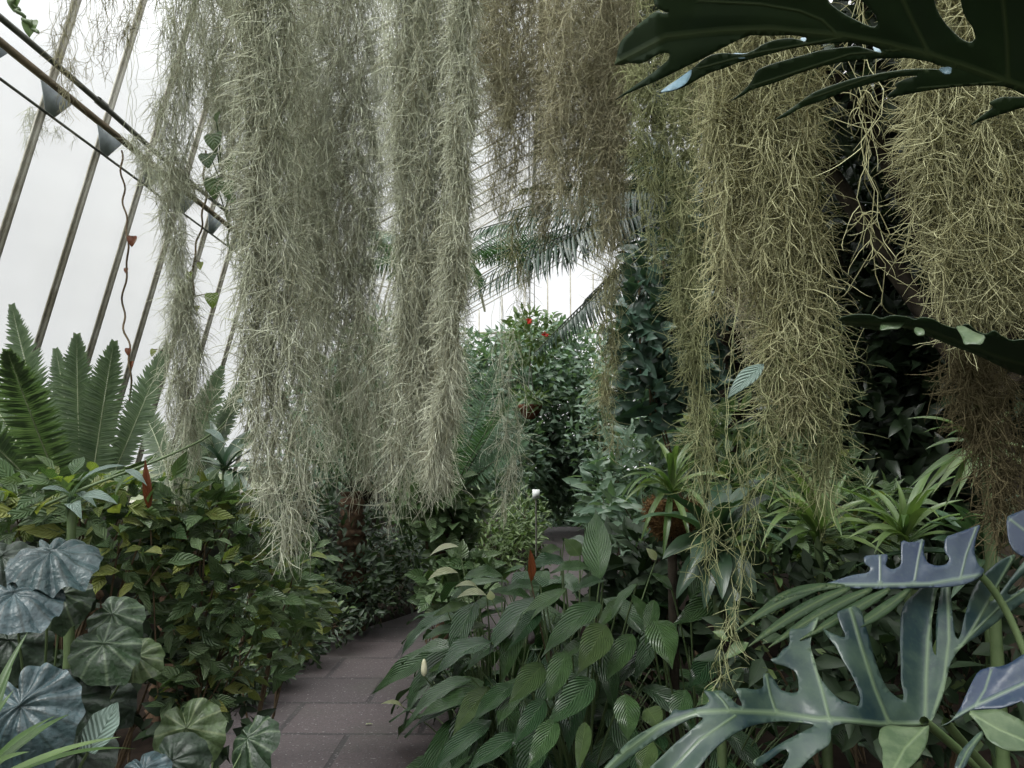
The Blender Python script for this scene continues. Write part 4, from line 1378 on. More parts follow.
for k, lab in enumerate(['begonia with silvery pleated leaves rising highest at the left edge', 'begonia with one huge silver blue leaf at the bottom left corner', 'low begonia with a round light green leaf beside the path']):
    c_ = BC[k]
    root = thing('begonia', lab, 'begonia', (c_[0], c_[1], 0), 'begonias')
    trunk(root, [(c_[0], c_[1], -0.02), (c_[0] + 0.01, c_[1], c_[2] * 0.5), tuple(c_)], 0.018, 0.014, M['stem_brown'], 'stem', sides=8)
    for (g, px, py, Y, R, n_, up, mt, pk) in BG:
        if g != k:
            continue
        p = at(px, py, Y)
        mb = disc(p, n_, up, R * pxm(Y), pk, 0.16, 0.3, rng, var=rng.random())
        lo_ = obj('leaf', mb, M[mt], root)
        petiole(lo_, c_, p - nrm(np.asarray(n_, float)) * 0.004, 0.004, M['stem'], lift=-0.05)
    if k == 1:
        lo_ = obj('paddle_leaf', pleaf(at(88, 752, 1.75), at(118, 702, 1.8), 34 * pxm(1.75), (-0.2, -1, 0.3), -0.3, 0.25, prof_strap, 15, 7, 0.02, rng, 0.4), M['paddle'], root)
        lo_['label'] = 'upright silver green paddle leaf'
        petiole(lo_, c_, at(88, 752, 1.75), 0.005, M['stem'], lift=0.0)


# ------------------------------------------------------------------ clumps of strap leaves
def straps(name, label, cat, crown, tips, wd, mat, seed, arch=1.0, nfill=0, flen=0.4, group=None, foot=None, hintz=0.6, prof=prof_strap):
    c_ = np.asarray(crown, float)
    rng = np.random.default_rng(seed)
    fz = 0.0 if foot is None else foot
    root = thing(name, label, cat, (c_[0], c_[1], fz), group)
    if c_[2] - fz > 0.05:
        trunk(root, [(c_[0], c_[1], fz - 0.02), (c_[0] + 0.01, c_[1] + 0.01, (c_[2] + fz) / 2), tuple(c_ + (0, 0, 0.02))], 0.02, 0.014, M['stem'], 'stem', sides=8)
    for t in tips:
        hint = np.array([(t[0] - c_[0]) * -0.4, -0.6, hintz + 0.4])
        obj('leaf', pleaf(c_ + rng.normal(0, 0.008, 3), t, wd * (0.85 + 0.3 * rng.random()), hint, arch * (0.7 + 0.6 * rng.random()), 0.35, prof, 15, 5, 0.01, rng, rng.random()), M[mat], root)
    for j in range(nfill):
        a = rng.random() * 6.283
        el = 0.1 + 0.9 * rng.random()
        L = flen * (0.7 + 0.5 * rng.random())
        t = c_ + np.array([math.cos(a) * math.cos(el), math.sin(a) * math.cos(el), math.sin(el) - 0.25]) * L
        t[2] = max(t[2], 0.05)
        hint = np.array([-math.cos(a) * 0.2, -math.sin(a) * 0.2 - 0.1, 1.0])
        obj('leaf', pleaf(c_, t, wd * (0.8 + 0.4 * rng.random()), hint, arch * (0.7 + 0.6 * rng.random()), 0.35, prof, 13, 5, 0.01, rng, rng.random()), M[mat], root)
    return root


def T(*p):
    return at(*p)


# bright blades at the lower left corner
straps('lily_clump', 'bright green strap leaves poking in at the bottom left corner', 'strap plant', at(-40, 800, 1.45),
       [T(56, 716, 1.4), T(30, 752, 1.35), T(14, 690, 1.5), T(28, 632, 1.6), T(12, 668, 1.6), T(-20, 640, 1.5)], 0.024, 'strap_mid', 90, 0.5, 6, 0.3)
# bromeliad basket
c_ = at(672, 494, 3.3)
straps('bromeliad', 'bromeliad with thin arching green blades perched on the coir basket', 'bromeliad', c_,
       [T(632, 470, 3.2), T(622, 505, 3.1), T(640, 545, 3.1), T(700, 462, 3.3), T(730, 480, 3.2), T(712, 520, 3.0), T(655, 440, 3.4), T(690, 545, 3.0), T(618, 480, 3.2), T(663, 560, 3.1)], 0.026, 'strap', 91, 1.5, 12, 0.34, foot=c_[2] - 0.03)
rng = np.random.default_rng(92)
root = thing('orchid_basket', 'orange brown coir basket among green blades on a short post', 'basket', (c_[0], c_[1] + 0.02, 0))
mb = MB()
hh = np.linspace(0, 1, 9)
for k in range(1):
    zc = c_[2] - 0.17 + 0.14 * hh
    tubes(mb, np.stack([np.full(9, c_[0]), np.full(9, c_[1] + 0.02), zc], -1), 0.04 + 0.06 * np.sin(hh * 2.2), 22)
top = c_[2] - 0.03
ang = np.linspace(0, 6.283, 22, endpoint=False)
mb.add(np.concatenate([[[c_[0], c_[1] + 0.02, top + 0.005]], np.stack([c_[0] + 0.09 * np.cos(ang), c_[1] + 0.02 + 0.09 * np.sin(ang), np.full(22, top)], -1)]), tris=[(0, 1 + i, 1 + (i + 1) % 22) for i in range(22)])
n = 1600
a, z = rng.random(n) * 6.283, rng.random(n)
r_ = 0.04 + 0.06 * np.sin(z * 2.2)
P0 = np.stack([c_[0] + r_ * np.cos(a), c_[1] + 0.02 + r_ * np.sin(a), c_[2] - 0.17 + 0.14 * z], -1)
P1 = P0 + nrm(rng.standard_normal((n, 3))) * 0.022
P2 = P1 + nrm(rng.standard_normal((n, 3))) * 0.02
tubes(mb, np.stack([P0, P1, P2], 1), 0.0016, 3)
obj('basket', mb, M['coir'], root)
mb = MB()
tubes(mb, spline([(c_[0], c_[1] + 0.02, -0.02), (c_[0], c_[1] + 0.02, c_[2] - 0.15)], 6), 0.02, 8)
obj('post', mb, M['bark_dark'], root)

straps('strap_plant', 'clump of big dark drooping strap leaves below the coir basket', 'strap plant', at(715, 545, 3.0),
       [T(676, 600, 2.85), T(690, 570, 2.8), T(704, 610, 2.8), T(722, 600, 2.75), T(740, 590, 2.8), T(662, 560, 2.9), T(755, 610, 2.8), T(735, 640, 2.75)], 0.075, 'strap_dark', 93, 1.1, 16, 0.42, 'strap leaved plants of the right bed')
straps('strap_plant', 'light green strap plant under the tail of the olive moss column', 'strap plant', at(818, 540, 2.9),
       [T(770, 480, 2.8), T(790, 460, 2.9), T(850, 470, 2.9), T(872, 500, 2.8), T(880, 530, 2.7), T(760, 520, 2.7), T(835, 455, 3.0), T(890, 560, 2.6), T(775, 550, 2.6)], 0.036, 'strap', 94, 1.3, 16, 0.42, 'strap leaved plants of the right bed', prof=prof_lance)
straps('strap_plant', 'light green strap plant at the foot of the shaded moss beard', 'strap plant', at(905, 545, 2.7),
       [T(850, 510, 2.6), T(880, 490, 2.7), T(895, 478, 2.7), T(935, 490, 2.6), T(965, 500, 2.6), T(870, 545, 2.5), T(975, 540, 2.5), T(940, 520, 2.4), T(845, 540, 2.5)], 0.032, 'strap', 95, 1.3, 14, 0.4, 'strap leaved plants of the right bed', prof=prof_lance)
straps('young_palm', 'young palm with bright drooping blades below the black hollow', 'palm', at(984, 446, 2.3),
       [T(904, 420, 2.2), T(909, 488, 2.15), T(915, 505, 2.2), T(930, 498, 2.1), T(943, 512, 2.2), T(955, 500, 2.1), T(970, 490, 2.1), T(1000, 480, 2.2), T(925, 450, 2.3), T(1030, 450, 2.2), T(1012, 410, 2.3), T(990, 505, 2.1), T(1040, 490, 2.2)], 0.026, 'strap', 96, 0.95, 4, 0.25, None, prof=prof_lance)
straps('strap_plant', 'dark strap plant crowded behind the sky tinted lobed leaf', 'strap plant', at(985, 560, 2.6),
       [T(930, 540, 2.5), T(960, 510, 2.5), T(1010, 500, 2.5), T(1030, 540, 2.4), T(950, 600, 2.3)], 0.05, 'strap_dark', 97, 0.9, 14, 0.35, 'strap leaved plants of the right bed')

# ------------------------------------------------------------------ shrubs and ground cover
bush('leafy_shrub', 'dense shrub of small ovate leaves between the begonias and the path', 'shrub', (-1.25, 3.1, 0),
     [(200, 560, 2.9, (60, 40), 1), (240, 600, 3.0, (55, 45), 1.1), (205, 620, 2.9, (36, 40), 0.4), (235, 655, 3.0, (46, 35), 0.7), (280, 600, 3.3, (32, 40), 0.6), (200, 690, 2.9, (30, 22), 0.35)],
     125, 0.092, 0.047, 'shrub', 101, face=0.45, up=0.9, flat=0.5, extra=('shrub_pale', 30, 0.085, 0.042))
bush('leafy_shrub', 'bushy shrub with yellow green tips below the cycad fronds', 'shrub', (-1.75, 3.0, 0),
     [(60, 500, 2.8, (60, 30), 1), (120, 520, 2.8, (50, 32), 1), (170, 510, 2.9, (40, 34), 0.9), (20, 520, 2.8, (40, 30), 0.6), (215, 520, 3.0, (40, 30), 0.7), (130, 560, 2.7, (40, 28), 0.5)],
     90, 0.1, 0.05, 'shrub', 102, face=0.45, up=0.9, flat=0.5, extra=('shrub_pale', 36, 0.1, 0.05))
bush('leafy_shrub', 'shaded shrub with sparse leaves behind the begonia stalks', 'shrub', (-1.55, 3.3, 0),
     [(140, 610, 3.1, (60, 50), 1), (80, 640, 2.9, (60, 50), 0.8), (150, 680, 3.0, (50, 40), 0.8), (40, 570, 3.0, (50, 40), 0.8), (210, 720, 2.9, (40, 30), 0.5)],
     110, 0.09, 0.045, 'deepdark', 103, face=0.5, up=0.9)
bush('leafy_shrub', 'pale leaved shrub under the ragged end of the silver moss curtain', 'shrub', (-1.3, 4.1, 0),
     [(285, 560, 3.9, (34, 30), 1), (300, 600, 3.9, (32, 34), 1), (262, 540, 4.0, (36, 28), 0.8), (285, 640, 3.9, (26, 26), 0.7)],
     100, 0.09, 0.042, 'shrub', 104, face=0.5, up=0.9, flat=0.5, extra=('shrub_pale', 30, 0.08, 0.04))
EDGE = [(245, 682, 5.0, 24), (268, 662, 5.4, 26), (298, 645, 5.9, 26), (328, 625, 6.4, 28), (360, 604, 6.9, 28), (392, 590, 7.6, 26), (424, 578, 8.3, 24), (448, 570, 9.0, 20)]
EL = ['low dark ground cover mound nearest along the left path edge', 'second low dark mound along the left path edge', 'third low dark mound along the left path edge',
      'fourth low dark mound along the left path edge', 'fifth low dark mound along the left path edge', 'low dark mound before the cycad trunk on the path edge',
      'low dark mound where the path bends away', 'farthest low dark mound inside the bend of the path']
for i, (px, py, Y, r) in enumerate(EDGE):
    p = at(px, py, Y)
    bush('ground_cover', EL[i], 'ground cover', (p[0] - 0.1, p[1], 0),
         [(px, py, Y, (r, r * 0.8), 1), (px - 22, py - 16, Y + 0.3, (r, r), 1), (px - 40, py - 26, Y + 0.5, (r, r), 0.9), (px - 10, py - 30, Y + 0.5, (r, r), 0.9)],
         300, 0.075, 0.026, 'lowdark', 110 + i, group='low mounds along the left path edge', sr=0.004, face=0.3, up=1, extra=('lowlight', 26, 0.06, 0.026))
bush('leafy_shrub', 'dark tall bush between the cycad trunk and the moss hem', 'shrub', (-1.9, 7.4, 0),
     [(330, 540, 7.2, (40, 40), 1), (380, 540, 7.6, (44, 36), 1), (410, 560, 8.0, (36, 30), 0.9), (300, 520, 6.8, (36, 40), 0.9), (350, 580, 7.0, (36, 30), 0.8)],
     420, 0.1, 0.04, 'lowdark', 120, face=0.4, up=0.9)
bush('leafy_shrub', 'round leaved climber bush below the leaning cycad', 'shrub', (-0.75, 6.7, 0),
     [(440, 512, 6.5, (26, 26), 1), (420, 500, 6.5, (24, 22), 0.8), (450, 545, 6.6, (22, 26), 0.8), (446, 588, 6.3, (26, 22), 1), (470, 575, 6.3, (26, 20), 0.8), (462, 500, 6.6, (20, 24), 0.6)],
     150, 0.13, 0.1, 'shrub', 121, prof=prof_heart, face=0.8, up=0.6)
bush('leafy_shrub', 'light green feathery bush at the inner bend of the path', 'shrub', (-0.35, 9.6, 0),
     [(495, 535, 9.4, (40, 26), 1), (525, 520, 9.8, (20, 26), 0.7), (475, 555, 9.2, (40, 22), 1), (520, 548, 9.5, (22, 20), 0.8), (470, 515, 9.6, (36, 22), 0.8)],
     480, 0.12, 0.03, 'lowlight', 122, face=0.4, up=0.9)
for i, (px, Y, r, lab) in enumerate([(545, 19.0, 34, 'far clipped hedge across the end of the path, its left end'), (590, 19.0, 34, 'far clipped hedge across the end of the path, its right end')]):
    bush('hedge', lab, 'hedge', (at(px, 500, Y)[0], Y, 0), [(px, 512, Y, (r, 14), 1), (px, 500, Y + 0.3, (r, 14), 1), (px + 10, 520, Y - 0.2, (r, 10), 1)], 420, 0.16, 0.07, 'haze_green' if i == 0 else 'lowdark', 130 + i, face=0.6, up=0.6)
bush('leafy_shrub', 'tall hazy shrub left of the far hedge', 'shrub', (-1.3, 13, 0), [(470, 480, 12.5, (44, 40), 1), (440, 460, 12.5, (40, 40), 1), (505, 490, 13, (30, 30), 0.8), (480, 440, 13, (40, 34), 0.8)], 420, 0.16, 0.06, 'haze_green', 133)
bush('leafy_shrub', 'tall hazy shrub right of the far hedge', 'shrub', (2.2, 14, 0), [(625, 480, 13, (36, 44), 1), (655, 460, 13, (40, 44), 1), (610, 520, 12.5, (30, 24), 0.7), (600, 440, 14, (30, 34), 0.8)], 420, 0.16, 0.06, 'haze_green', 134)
bush('leafy_shrub', 'shrub with long haze tinted leaves right of the far path', 'shrub', (1.0, 6.4, 0), [(640, 470, 6.0, (36, 40), 1), (610, 500, 6.2, (28, 34), 0.8), (680, 460, 6.2, (40, 40), 1), (650, 520, 5.6, (50, 30), 1)], 150, 0.17, 0.055, 'haze_green', 135, prof=prof_lance)
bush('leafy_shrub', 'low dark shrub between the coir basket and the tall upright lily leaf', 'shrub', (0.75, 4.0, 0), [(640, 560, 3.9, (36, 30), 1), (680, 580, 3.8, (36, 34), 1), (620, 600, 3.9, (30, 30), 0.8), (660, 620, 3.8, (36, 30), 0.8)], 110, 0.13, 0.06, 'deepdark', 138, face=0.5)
bush('leafy_shrub', 'mixed green shrub behind the light green strap plants', 'shrub', (1.7, 4.2, 0), [(740, 500, 4.0, (44, 44), 1), (790, 480, 4.0, (50, 44), 1), (850, 520, 3.8, (50, 40), 1), (780, 540, 3.6, (50, 36), 0.9), (720, 450, 4.2, (36, 40), 0.7)], 220, 0.12, 0.055, 'shrub', 136, extra=('shrub_pale', 20, 0.1, 0.05))
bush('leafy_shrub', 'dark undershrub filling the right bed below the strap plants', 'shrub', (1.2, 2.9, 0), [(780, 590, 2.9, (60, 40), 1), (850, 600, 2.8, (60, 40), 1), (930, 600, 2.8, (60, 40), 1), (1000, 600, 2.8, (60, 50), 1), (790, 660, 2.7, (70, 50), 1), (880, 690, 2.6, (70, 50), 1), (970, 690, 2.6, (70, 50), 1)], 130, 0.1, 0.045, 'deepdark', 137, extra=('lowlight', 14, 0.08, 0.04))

# ------------------------------------------------------------------ climbing philodendron, upper right (seen from below)
stem_x = at(1150, 300, 1.25)
root = thing('climbing_philodendron', 'big dark green lobed leaves of a climber reaching in at the upper right corner', 'climbing plant', (stem_x[0], stem_x[1], 0))
trunk(root, [(stem_x[0], 1.25, -0.02), (stem_x[0] + 0.03, 1.27, 1.0), (stem_x[0] - 0.02, 1.25, 2.0), (stem_x[0], 1.25, 2.5)], 0.03, 0.022, M['bark_dark'], 'stem', sides=10, n=40)
UO = [(690, -40), (655, -3), (654, 4), (659, 9), (668, 13), (676, 12), (664, 13.5), (656, 11), (648, 17), (640, 23), (630, 32), (621, 41), (618, 50), (617, 58), (614, 65),
      (622, 65), (630, 63), (640, 64), (648, 61), (655, 56), (661, 53), (668, 53), (670, 55), (668, 60), (660, 67), (650, 75), (640, 82), (630, 89), (620, 96), (614, 101),
      (625, 95), (636, 90), (650, 84), (665, 77), (685, 67), (700, 60), (715, 52), (730, 44), (745, 37), (752, 35), (770, 36), (790, 35), (800, 36), (807, 38), (805, 42),
      (800, 40), (790, 38), (775, 40), (763, 44), (755, 50), (745, 54), (735, 54), (725, 53), (715, 54), (707, 57), (700, 62), (692, 69), (680, 78), (668, 86), (659, 93),
      (668, 92), (680, 89), (688, 85), (700, 78), (712, 72), (725, 68), (740, 62), (755, 58), (770, 54), (790, 49), (805, 46), (830, 43.5), (852, 42), (862, 44), (872, 46), (880, 49), (882, 53), (874, 51), (864, 48), (857, 46),
      (839, 48), (822, 50), (808, 54), (786, 60), (766, 66), (756, 71), (751, 83), (740, 94), (729, 102), (742, 96), (753, 89), (775, 83), (797, 74), (822, 66), (855, 60), (887, 58), (909, 58), (931, 62), (940, 66), (951, 68), (950, 72),
      (938, 69), (909, 69), (887, 72), (855, 78), (833, 85), (817, 91), (808, 96), (795, 106), (786, 112), (774, 120), (786, 117), (800, 108), (822, 101), (848, 90), (877, 82), (900, 76.5), (920, 75.5), (908, 78), (894, 84), (897, 88), (890, 93), (886, 98),
      (909, 94), (936, 89), (964, 86), (990, 85), (1008, 87), (1020, 93), (1030, 97), (1012, 97), (1001, 97), (988, 103), (994, 107), (984, 114), (968, 127), (986, 119), (1008, 112), (1024, 107), (1050, 104),
      (1075, 112), (1094, 104), (1088, 60), (1060, 10), (1010, -50), (900, -78), (780, -70)]
H1 = [(835, -22), (825, 0), (842, 13), (861, 23), (874, 28), (878, 24), (877, 17), (870, 9), (861, 0), (850, -16)]
H2 = [(934, -14), (934, 0), (938, 13), (949, 28), (962, 40), (971, 43), (976, 38), (973, 28), (964, 15), (961, 4), (959, -12), (947, -22)]
UV_ = [([(614, 64), (666, 37), (720, 31), (770, 29), (800, 32), (844, 36), (887, 44), (931, 55), (970, 68), (1008, 82), (1050, 96), (1090, 104)], 3.2),
       ([(903, -20), (903, 0), (914, 24), (929, 54)], 2.0), ([(1001, -20), (1004, 10), (1007, 44), (1008, 81)], 2.0), ([(700, 1), (760, 4), (800, 11), (822, 20), (838, 35)], 1.4),
       ([(700, 68), (760, 52), (840, 38)], 1.0), ([(755, 85), (850, 54), (900, 50)], 1.0), ([(800, 102), (880, 74), (955, 66)], 1.0), ([(920, 88), (1000, 82)], 1.0), ([(1060, 30), (1064, 70), (1060, 98)], 1.6)]
mb = MB()
lobed(mb, UO, [H1, H2], UV_, lambda x, y: 1.12 - 0.16 * (x - 615) / 470 + 0.0009 * (y - 50) + (0.06 * max(0, (660 - x) / 60)), 5.0, 0.004)
lo_ = obj('leaf', mb, M['philo_dark'], root, solid=0.0016)
lo_['label'] = 'huge lobed leaf with slit holes seen from below'
mb = MB()
tubes(mb, bez(at(1088, 104, 0.972), at(1120, 140, 1.1), (stem_x[0], 1.25, at(1150, 150, 1.25)[2])), 0.007, 8)
obj('petiole', mb, M['philo_dark'], lo_)
for ol in ([(659, 93), (668, 86), (680, 78), (692, 69), (691, 76), (686, 84), (675, 90)], [(733, 53), (745, 54), (757, 50), (752, 56), (742, 59), (735, 57)], [(938, 68), (952, 67), (951, 74), (944, 74)], [(872, 46), (880, 48), (883, 54), (876, 54)], [(800, 38), (807, 38), (806, 43), (802, 43)]):
    mb = MB()
    lobed(mb, ol, [], [], lambda x, y: 1.10 - 0.16 * (x - 615) / 470 - 0.0022 * (y - 70), 4)
    fl = obj('curled_lobe', mb, M['curl'], lo_, solid=0.0012)
    fl['label'] = 'curled edge with a painted blue highlight on its upper face'
# the dark leaf seen edge-on at right
EO = [(838, 318), (855, 314), (873, 315), (881, 319), (892, 315), (908, 317), (915, 320), (922, 317), (933, 319), (943, 325), (957, 329), (967, 323), (976, 331), (986, 335), (994, 330), (1000, 335), (1011, 341), (1024, 339), (1060, 345), (1080, 372), (1060, 386), (1024, 376), (1008, 370), (980, 356), (951, 345), (926, 335), (912, 330), (902, 327), (879, 331), (863, 327), (845, 325)]
mb = MB()
lobed(mb, EO, [], [([(845, 321), (890, 324), (926, 329), (960, 342), (1000, 357), (1040, 368), (1080, 374)], 1.6)], lambda x, y: 1.45 - 0.2 * (x - 840) / 240 + 0.004 * (y - 325), 4.5)
lo_ = obj('leaf', mb, M['philo_dark'], root, solid=0.0016)
lo_['label'] = 'dark lobed leaf seen nearly edge on'
mb = MB()
tubes(mb, bez(at(1076, 372, 1.435), at(1110, 400, 1.36), (stem_x[0], 1.25, at(1150, 410, 1.25)[2])), 0.007, 8)
obj('petiole', mb, M['philo_dark'], lo_)
for ol in ([(879, 331), (882, 320), (892, 316), (906, 319), (904, 324), (899, 329), (890, 329)], [(955, 326), (964, 326), (976, 333), (986, 336), (982, 345), (972, 344), (964, 345), (962, 337)], [(915, 327), (924, 329), (925, 335), (918, 336), (914, 332)]):
    mb = MB()
    lobed(mb, ol, [], [], lambda x, y: 1.43 - 0.2 * (x - 840) / 240 - 0.003 * (y - 325), 4)
    fl = obj('curled_lobe', mb, M['philo_pale'], lo_, solid=0.0012)
    fl['label'] = 'pale lobe curled over to show its upper face'

# ------------------------------------------------------------------ blue green philodendron, lower right
hub = at(1080, 860, 1.5)
root = thing('lobed_philodendron', 'blue green philodendron with great lobed leaves filling the lower right corner', 'philodendron', (hub[0], hub[1], 0))
trunk(root, [(hub[0], hub[1], -0.02), (hub[0] + 0.02, hub[1], hub[2] * 0.5), tuple(hub)], 0.045, 0.035, M['bark'], 'stem', rough=0.3, n=20)
MO_ = [(930, 725), (904, 727), (880, 727), (860, 725), (845, 723), (831, 727), (831, 744), (818, 752), (806, 762), (796, 775), (780, 772), (790, 755), (785, 748), (770, 760), (757, 768), (752, 761), (764, 754), (785, 741), (799, 734), (817, 725),
       (800, 723), (785, 721), (764, 723), (747, 727), (729, 737), (712, 751), (696, 772), (680, 785), (645, 785), (649, 768), (660, 758), (674, 744), (691, 730), (705, 718), (695, 716.5), (674, 727), (653, 741), (632, 756), (616, 768), (600, 785), (585, 790),
       (604, 768), (625, 744), (642, 732), (660, 723), (670, 716), (674, 709), (681, 711), (691, 709), (705, 706), (710, 700), (703, 690), (710, 692), (721, 690), (729, 697), (738, 706), (743, 706), (738, 695), (735, 689), (743, 688), (754, 690), (764, 688), (763, 674),
       (768, 673), (771, 676), (775, 681), (780, 690), (789, 693), (796, 693), (799, 690), (798, 678), (795, 671), (785, 666), (775, 664), (770, 659), (778, 657), (782, 650), (790, 645), (789, 629), (799, 629), (806, 627), (813, 620), (819, 616),
       (817, 626), (812, 633), (810, 647), (815, 661), (820, 678), (831, 692), (841, 701), (850, 704), (859, 707), (861, 696), (852, 675), (843, 661), (836, 647), (827, 636), (822, 628), (831, 633), (843, 638), (846, 636), (841, 626), (836, 612), (845, 609), (854, 606),
       (861, 610), (864, 622), (868, 634), (873, 654), (880, 675), (887, 689), (896, 697), (903, 701), (904, 694), (901, 682), (901, 664), (900, 640), (901, 612), (906, 601), (918, 591), (929, 577), (939, 566), (943, 568), (942, 577), (939, 587), (936, 594), (934, 608),
       (931.5, 622), (932, 633), (932.5, 650), (936, 657), (936, 640), (936, 622), (938, 605), (940.5, 591), (942, 576), (945, 566), (950, 566), (951, 580), (951, 598), (953, 619), (955, 636), (958, 640), (961, 634), (964, 619), (969, 601), (974, 587), (985, 573), (999, 561), (1013, 554),
       (1016, 556), (1009, 570), (1000, 584), (992, 594), (988, 600), (992, 602), (1000, 593), (1013, 575), (1020, 566), (1028, 556), (1038, 556), (1032, 566), (1021, 577), (1013, 584), (1006, 594), (1012, 595), (1024, 587), (1046, 578), (1044, 592), (1024, 602),
       (1006, 615), (992, 626), (978, 636), (967, 643), (957, 652), (950, 664), (946, 682), (943, 696), (936, 714)]
MV = [([(930, 724), (880, 724), (840, 720), (817, 719), (775, 713), (729, 711), (700, 712), (660, 726), (625, 752), (590, 785)], 2.4),
      ([(830, 722), (822, 690), (813, 660), (812, 633), (818, 618)], 1.6), ([(889, 724), (875, 690), (862, 650), (850, 608)], 1.7), ([(925, 723), (926, 680), (928, 640), (934, 600), (941, 568)], 2.0), ([(932, 720), (944, 680), (949, 640), (948, 600), (948, 568)], 1.6),
      ([(936, 708), (960, 650), (978, 620), (1000, 580), (1014, 556)], 1.6), ([(958, 648), (1000, 606), (1040, 580)], 1.2), ([(776, 713), (770, 695), (766, 675)], 1.2), ([(730, 711), (722, 700), (714, 692)], 1.0), ([(800, 722), (770, 745), (752, 762)], 1.2), ([(735, 716), (700, 740), (662, 780)], 1.4)]


def dep(x, y):
    d = 1.42 - 0.0011 * (930 - x) * 0.55
    d += 0.0016 * (722 - y) if y < 722 else -0.0012 * (y - 722)
    d += 0.02 * math.sin(x * 0.05) + 0.05 * ((930 - x) / 330) ** 2
    return d


mb = MB()
lobed(mb, MO_, [], MV, dep, 4.5, 0.012)
lo_ = obj('leaf', mb, M['philo'], root, solid=0.0018)
lo_['label'] = 'largest lobed leaf pointing left with pale ribs'
mb = MB()
tubes(mb, bez(at(924, 721, 1.415), at(955, 745, 1.5), hub), 0.008, 8)
obj('petiole', mb, M['stem'], lo_)
FO = [(880, 728), (890, 725), (905, 727), (925, 727), (930, 725), (927, 745), (918, 760), (905, 772), (888, 778), (882, 765), (883, 750), (878, 740)]
mb = MB()
lobed(mb, FO, [], [([(926, 727), (905, 748), (890, 776)], 1.3)], lambda x, y: 1.40 - 0.0022 * (y - 725), 4.5, 0.006)
fl = obj('folded_lobe', mb, M['philo_pale'], lo_, solid=0.0015)
fl['label'] = 'pale mottled lobe hanging down'
RO = [(939, 727), (950, 723), (960, 709), (964, 699), (971, 684), (978, 671), (990, 667), (1000, 667), (1009, 664), (1024, 654), (1050, 640), (1075, 660), (1085, 690), (1078, 730), (1055, 745), (1040, 735), (1024, 700), (1012, 705), (999, 709), (985, 709), (971, 710), (955, 720)]
mb = MB()
lobed(mb, RO, [], [([(940, 726), (975, 706), (1010, 690), (1050, 672), (1080, 680)], 1.8), ([(975, 706), (985, 690), (992, 668)], 1.3)], lambda x, y: 1.33 - 0.0006 * (x - 940) + 0.0012 * (705 - y), 4.5, 0.01)
l2 = obj('leaf', mb, M['philo_sky'], root, solid=0.0018)
l2['label'] = 'sky tinted grey lobed leaf cut by the right edge'
mb = MB()
tubes(mb, bez(at(946, 722, 1.325), at(975, 760, 1.4), hub), 0.007, 8)
obj('petiole', mb, M['stem'], l2)
for ol, vn, mt in (([(966, 711), (985, 710), (999, 709), (1013, 716), (1024, 722), (1045, 735), (1040, 748), (1024, 751), (1006, 751), (988, 741), (981, 727)], [([(968, 712), (1000, 730), (1036, 746)], 1.3)], 'philo_pale'),
                   ([(953, 770), (960, 751), (981, 730), (985, 734), (974, 748), (964, 770)], [([(983, 732), (968, 750), (958, 770)], 1.0)], 'philo')):
    mb = MB()
    lobed(mb, ol, [], vn, lambda x, y: 1.28 - 0.0016 * (y - 710), 4.5, 0.005)
    fl = obj('folded_lobe', mb, M[mt], l2, solid=0.0015)
# leaf behind: sky tinted upper half standing, dark fingers hanging below its rib
BO = [(820, 585), (831, 582), (852, 575), (868, 573), (871, 568), (864, 563), (864, 556), (875, 555), (887, 554), (888, 558), (885, 566), (892, 570), (901, 566), (901, 552), (901, 540), (911, 543), (925, 538), (923, 552), (927, 563), (936, 566), (946, 565), (950, 559), (944, 551), (945, 537), (957, 533), (971, 528), (981, 524), (976, 538), (974, 552), (978, 565), (985, 570), (981, 577), (967, 584), (950, 587), (915, 588), (880, 589), (845, 588)]
mb = MB()
bd = lambda x, y: 1.62 + 0.0012 * (585 - y) - 0.0002 * (x - 820)
lobed(mb, BO, [], [([(822, 585), (880, 585), (930, 584), (980, 575)], 1.8), ([(914, 584), (918, 560), (922, 540)], 1.2), ([(960, 580), (966, 555), (976, 528)], 1.2), ([(880, 585), (880, 570), (880, 556)], 1.0)], bd, 4.5, 0.008)
l3 = obj('leaf', mb, M['philo_sky'], root, solid=0.0018)
l3['label'] = 'sky tinted lobed leaf standing behind the largest one'
mb = MB()
tubes(mb, bez(at(980, 575, bd(980, 575)), at(1030, 620, 1.65), hub), 0.007, 8)
obj('petiole', mb, M['stem'], l3)
for b, c_, t, wd in (((828, 585), (780, 596), (735, 632), 11), ((850, 588), (800, 606), (748, 647), 12), ((872, 589), (820, 610), (768, 648), 12), ((890, 589), (850, 612), (800, 640), 12), ((910, 589), (880, 615), (845, 632), 12), ((845, 586), (790, 585), (760, 610), 9)):
    P = bez((b[0], b[1], 0), (c_[0], c_[1], 0), (t[0], t[1], 0), 12)[:, :2]
    nn = np.gradient(P, axis=0)
    nn = nn[:, ::-1] * np.array([1, -1]) / np.linalg.norm(nn, axis=1, keepdims=True)
    wv = wd / 2 * np.sin(np.linspace(0.35, 3.1, 12))[:, None]
    ol = np.concatenate([P + nn * wv, (P - nn * wv)[::-1]])
    mb = MB()
    lobed(mb, [tuple(p) for p in ol], [], [([tuple(p) for p in P], 1.0)], lambda x, y: 1.6 - 0.0022 * (y - 588), 4.5)
    obj('hanging_lobe', mb, M['philo_dark'], l3, solid=0.0015)['label'] = 'narrow dark lobe hanging from the rib'
RO2 = [(1006, 517), (1015, 513), (1030, 508), (1050, 512), (1050, 556), (1030, 560), (1014, 552), (1008, 540)]
mb = MB()
lobed(mb, RO2, [], [([(1046, 555), (1030, 535), (1008, 518)], 1.3)], lambda x, y: 1.5 + 0.0012 * (585 - y), 4.5, 0.006)
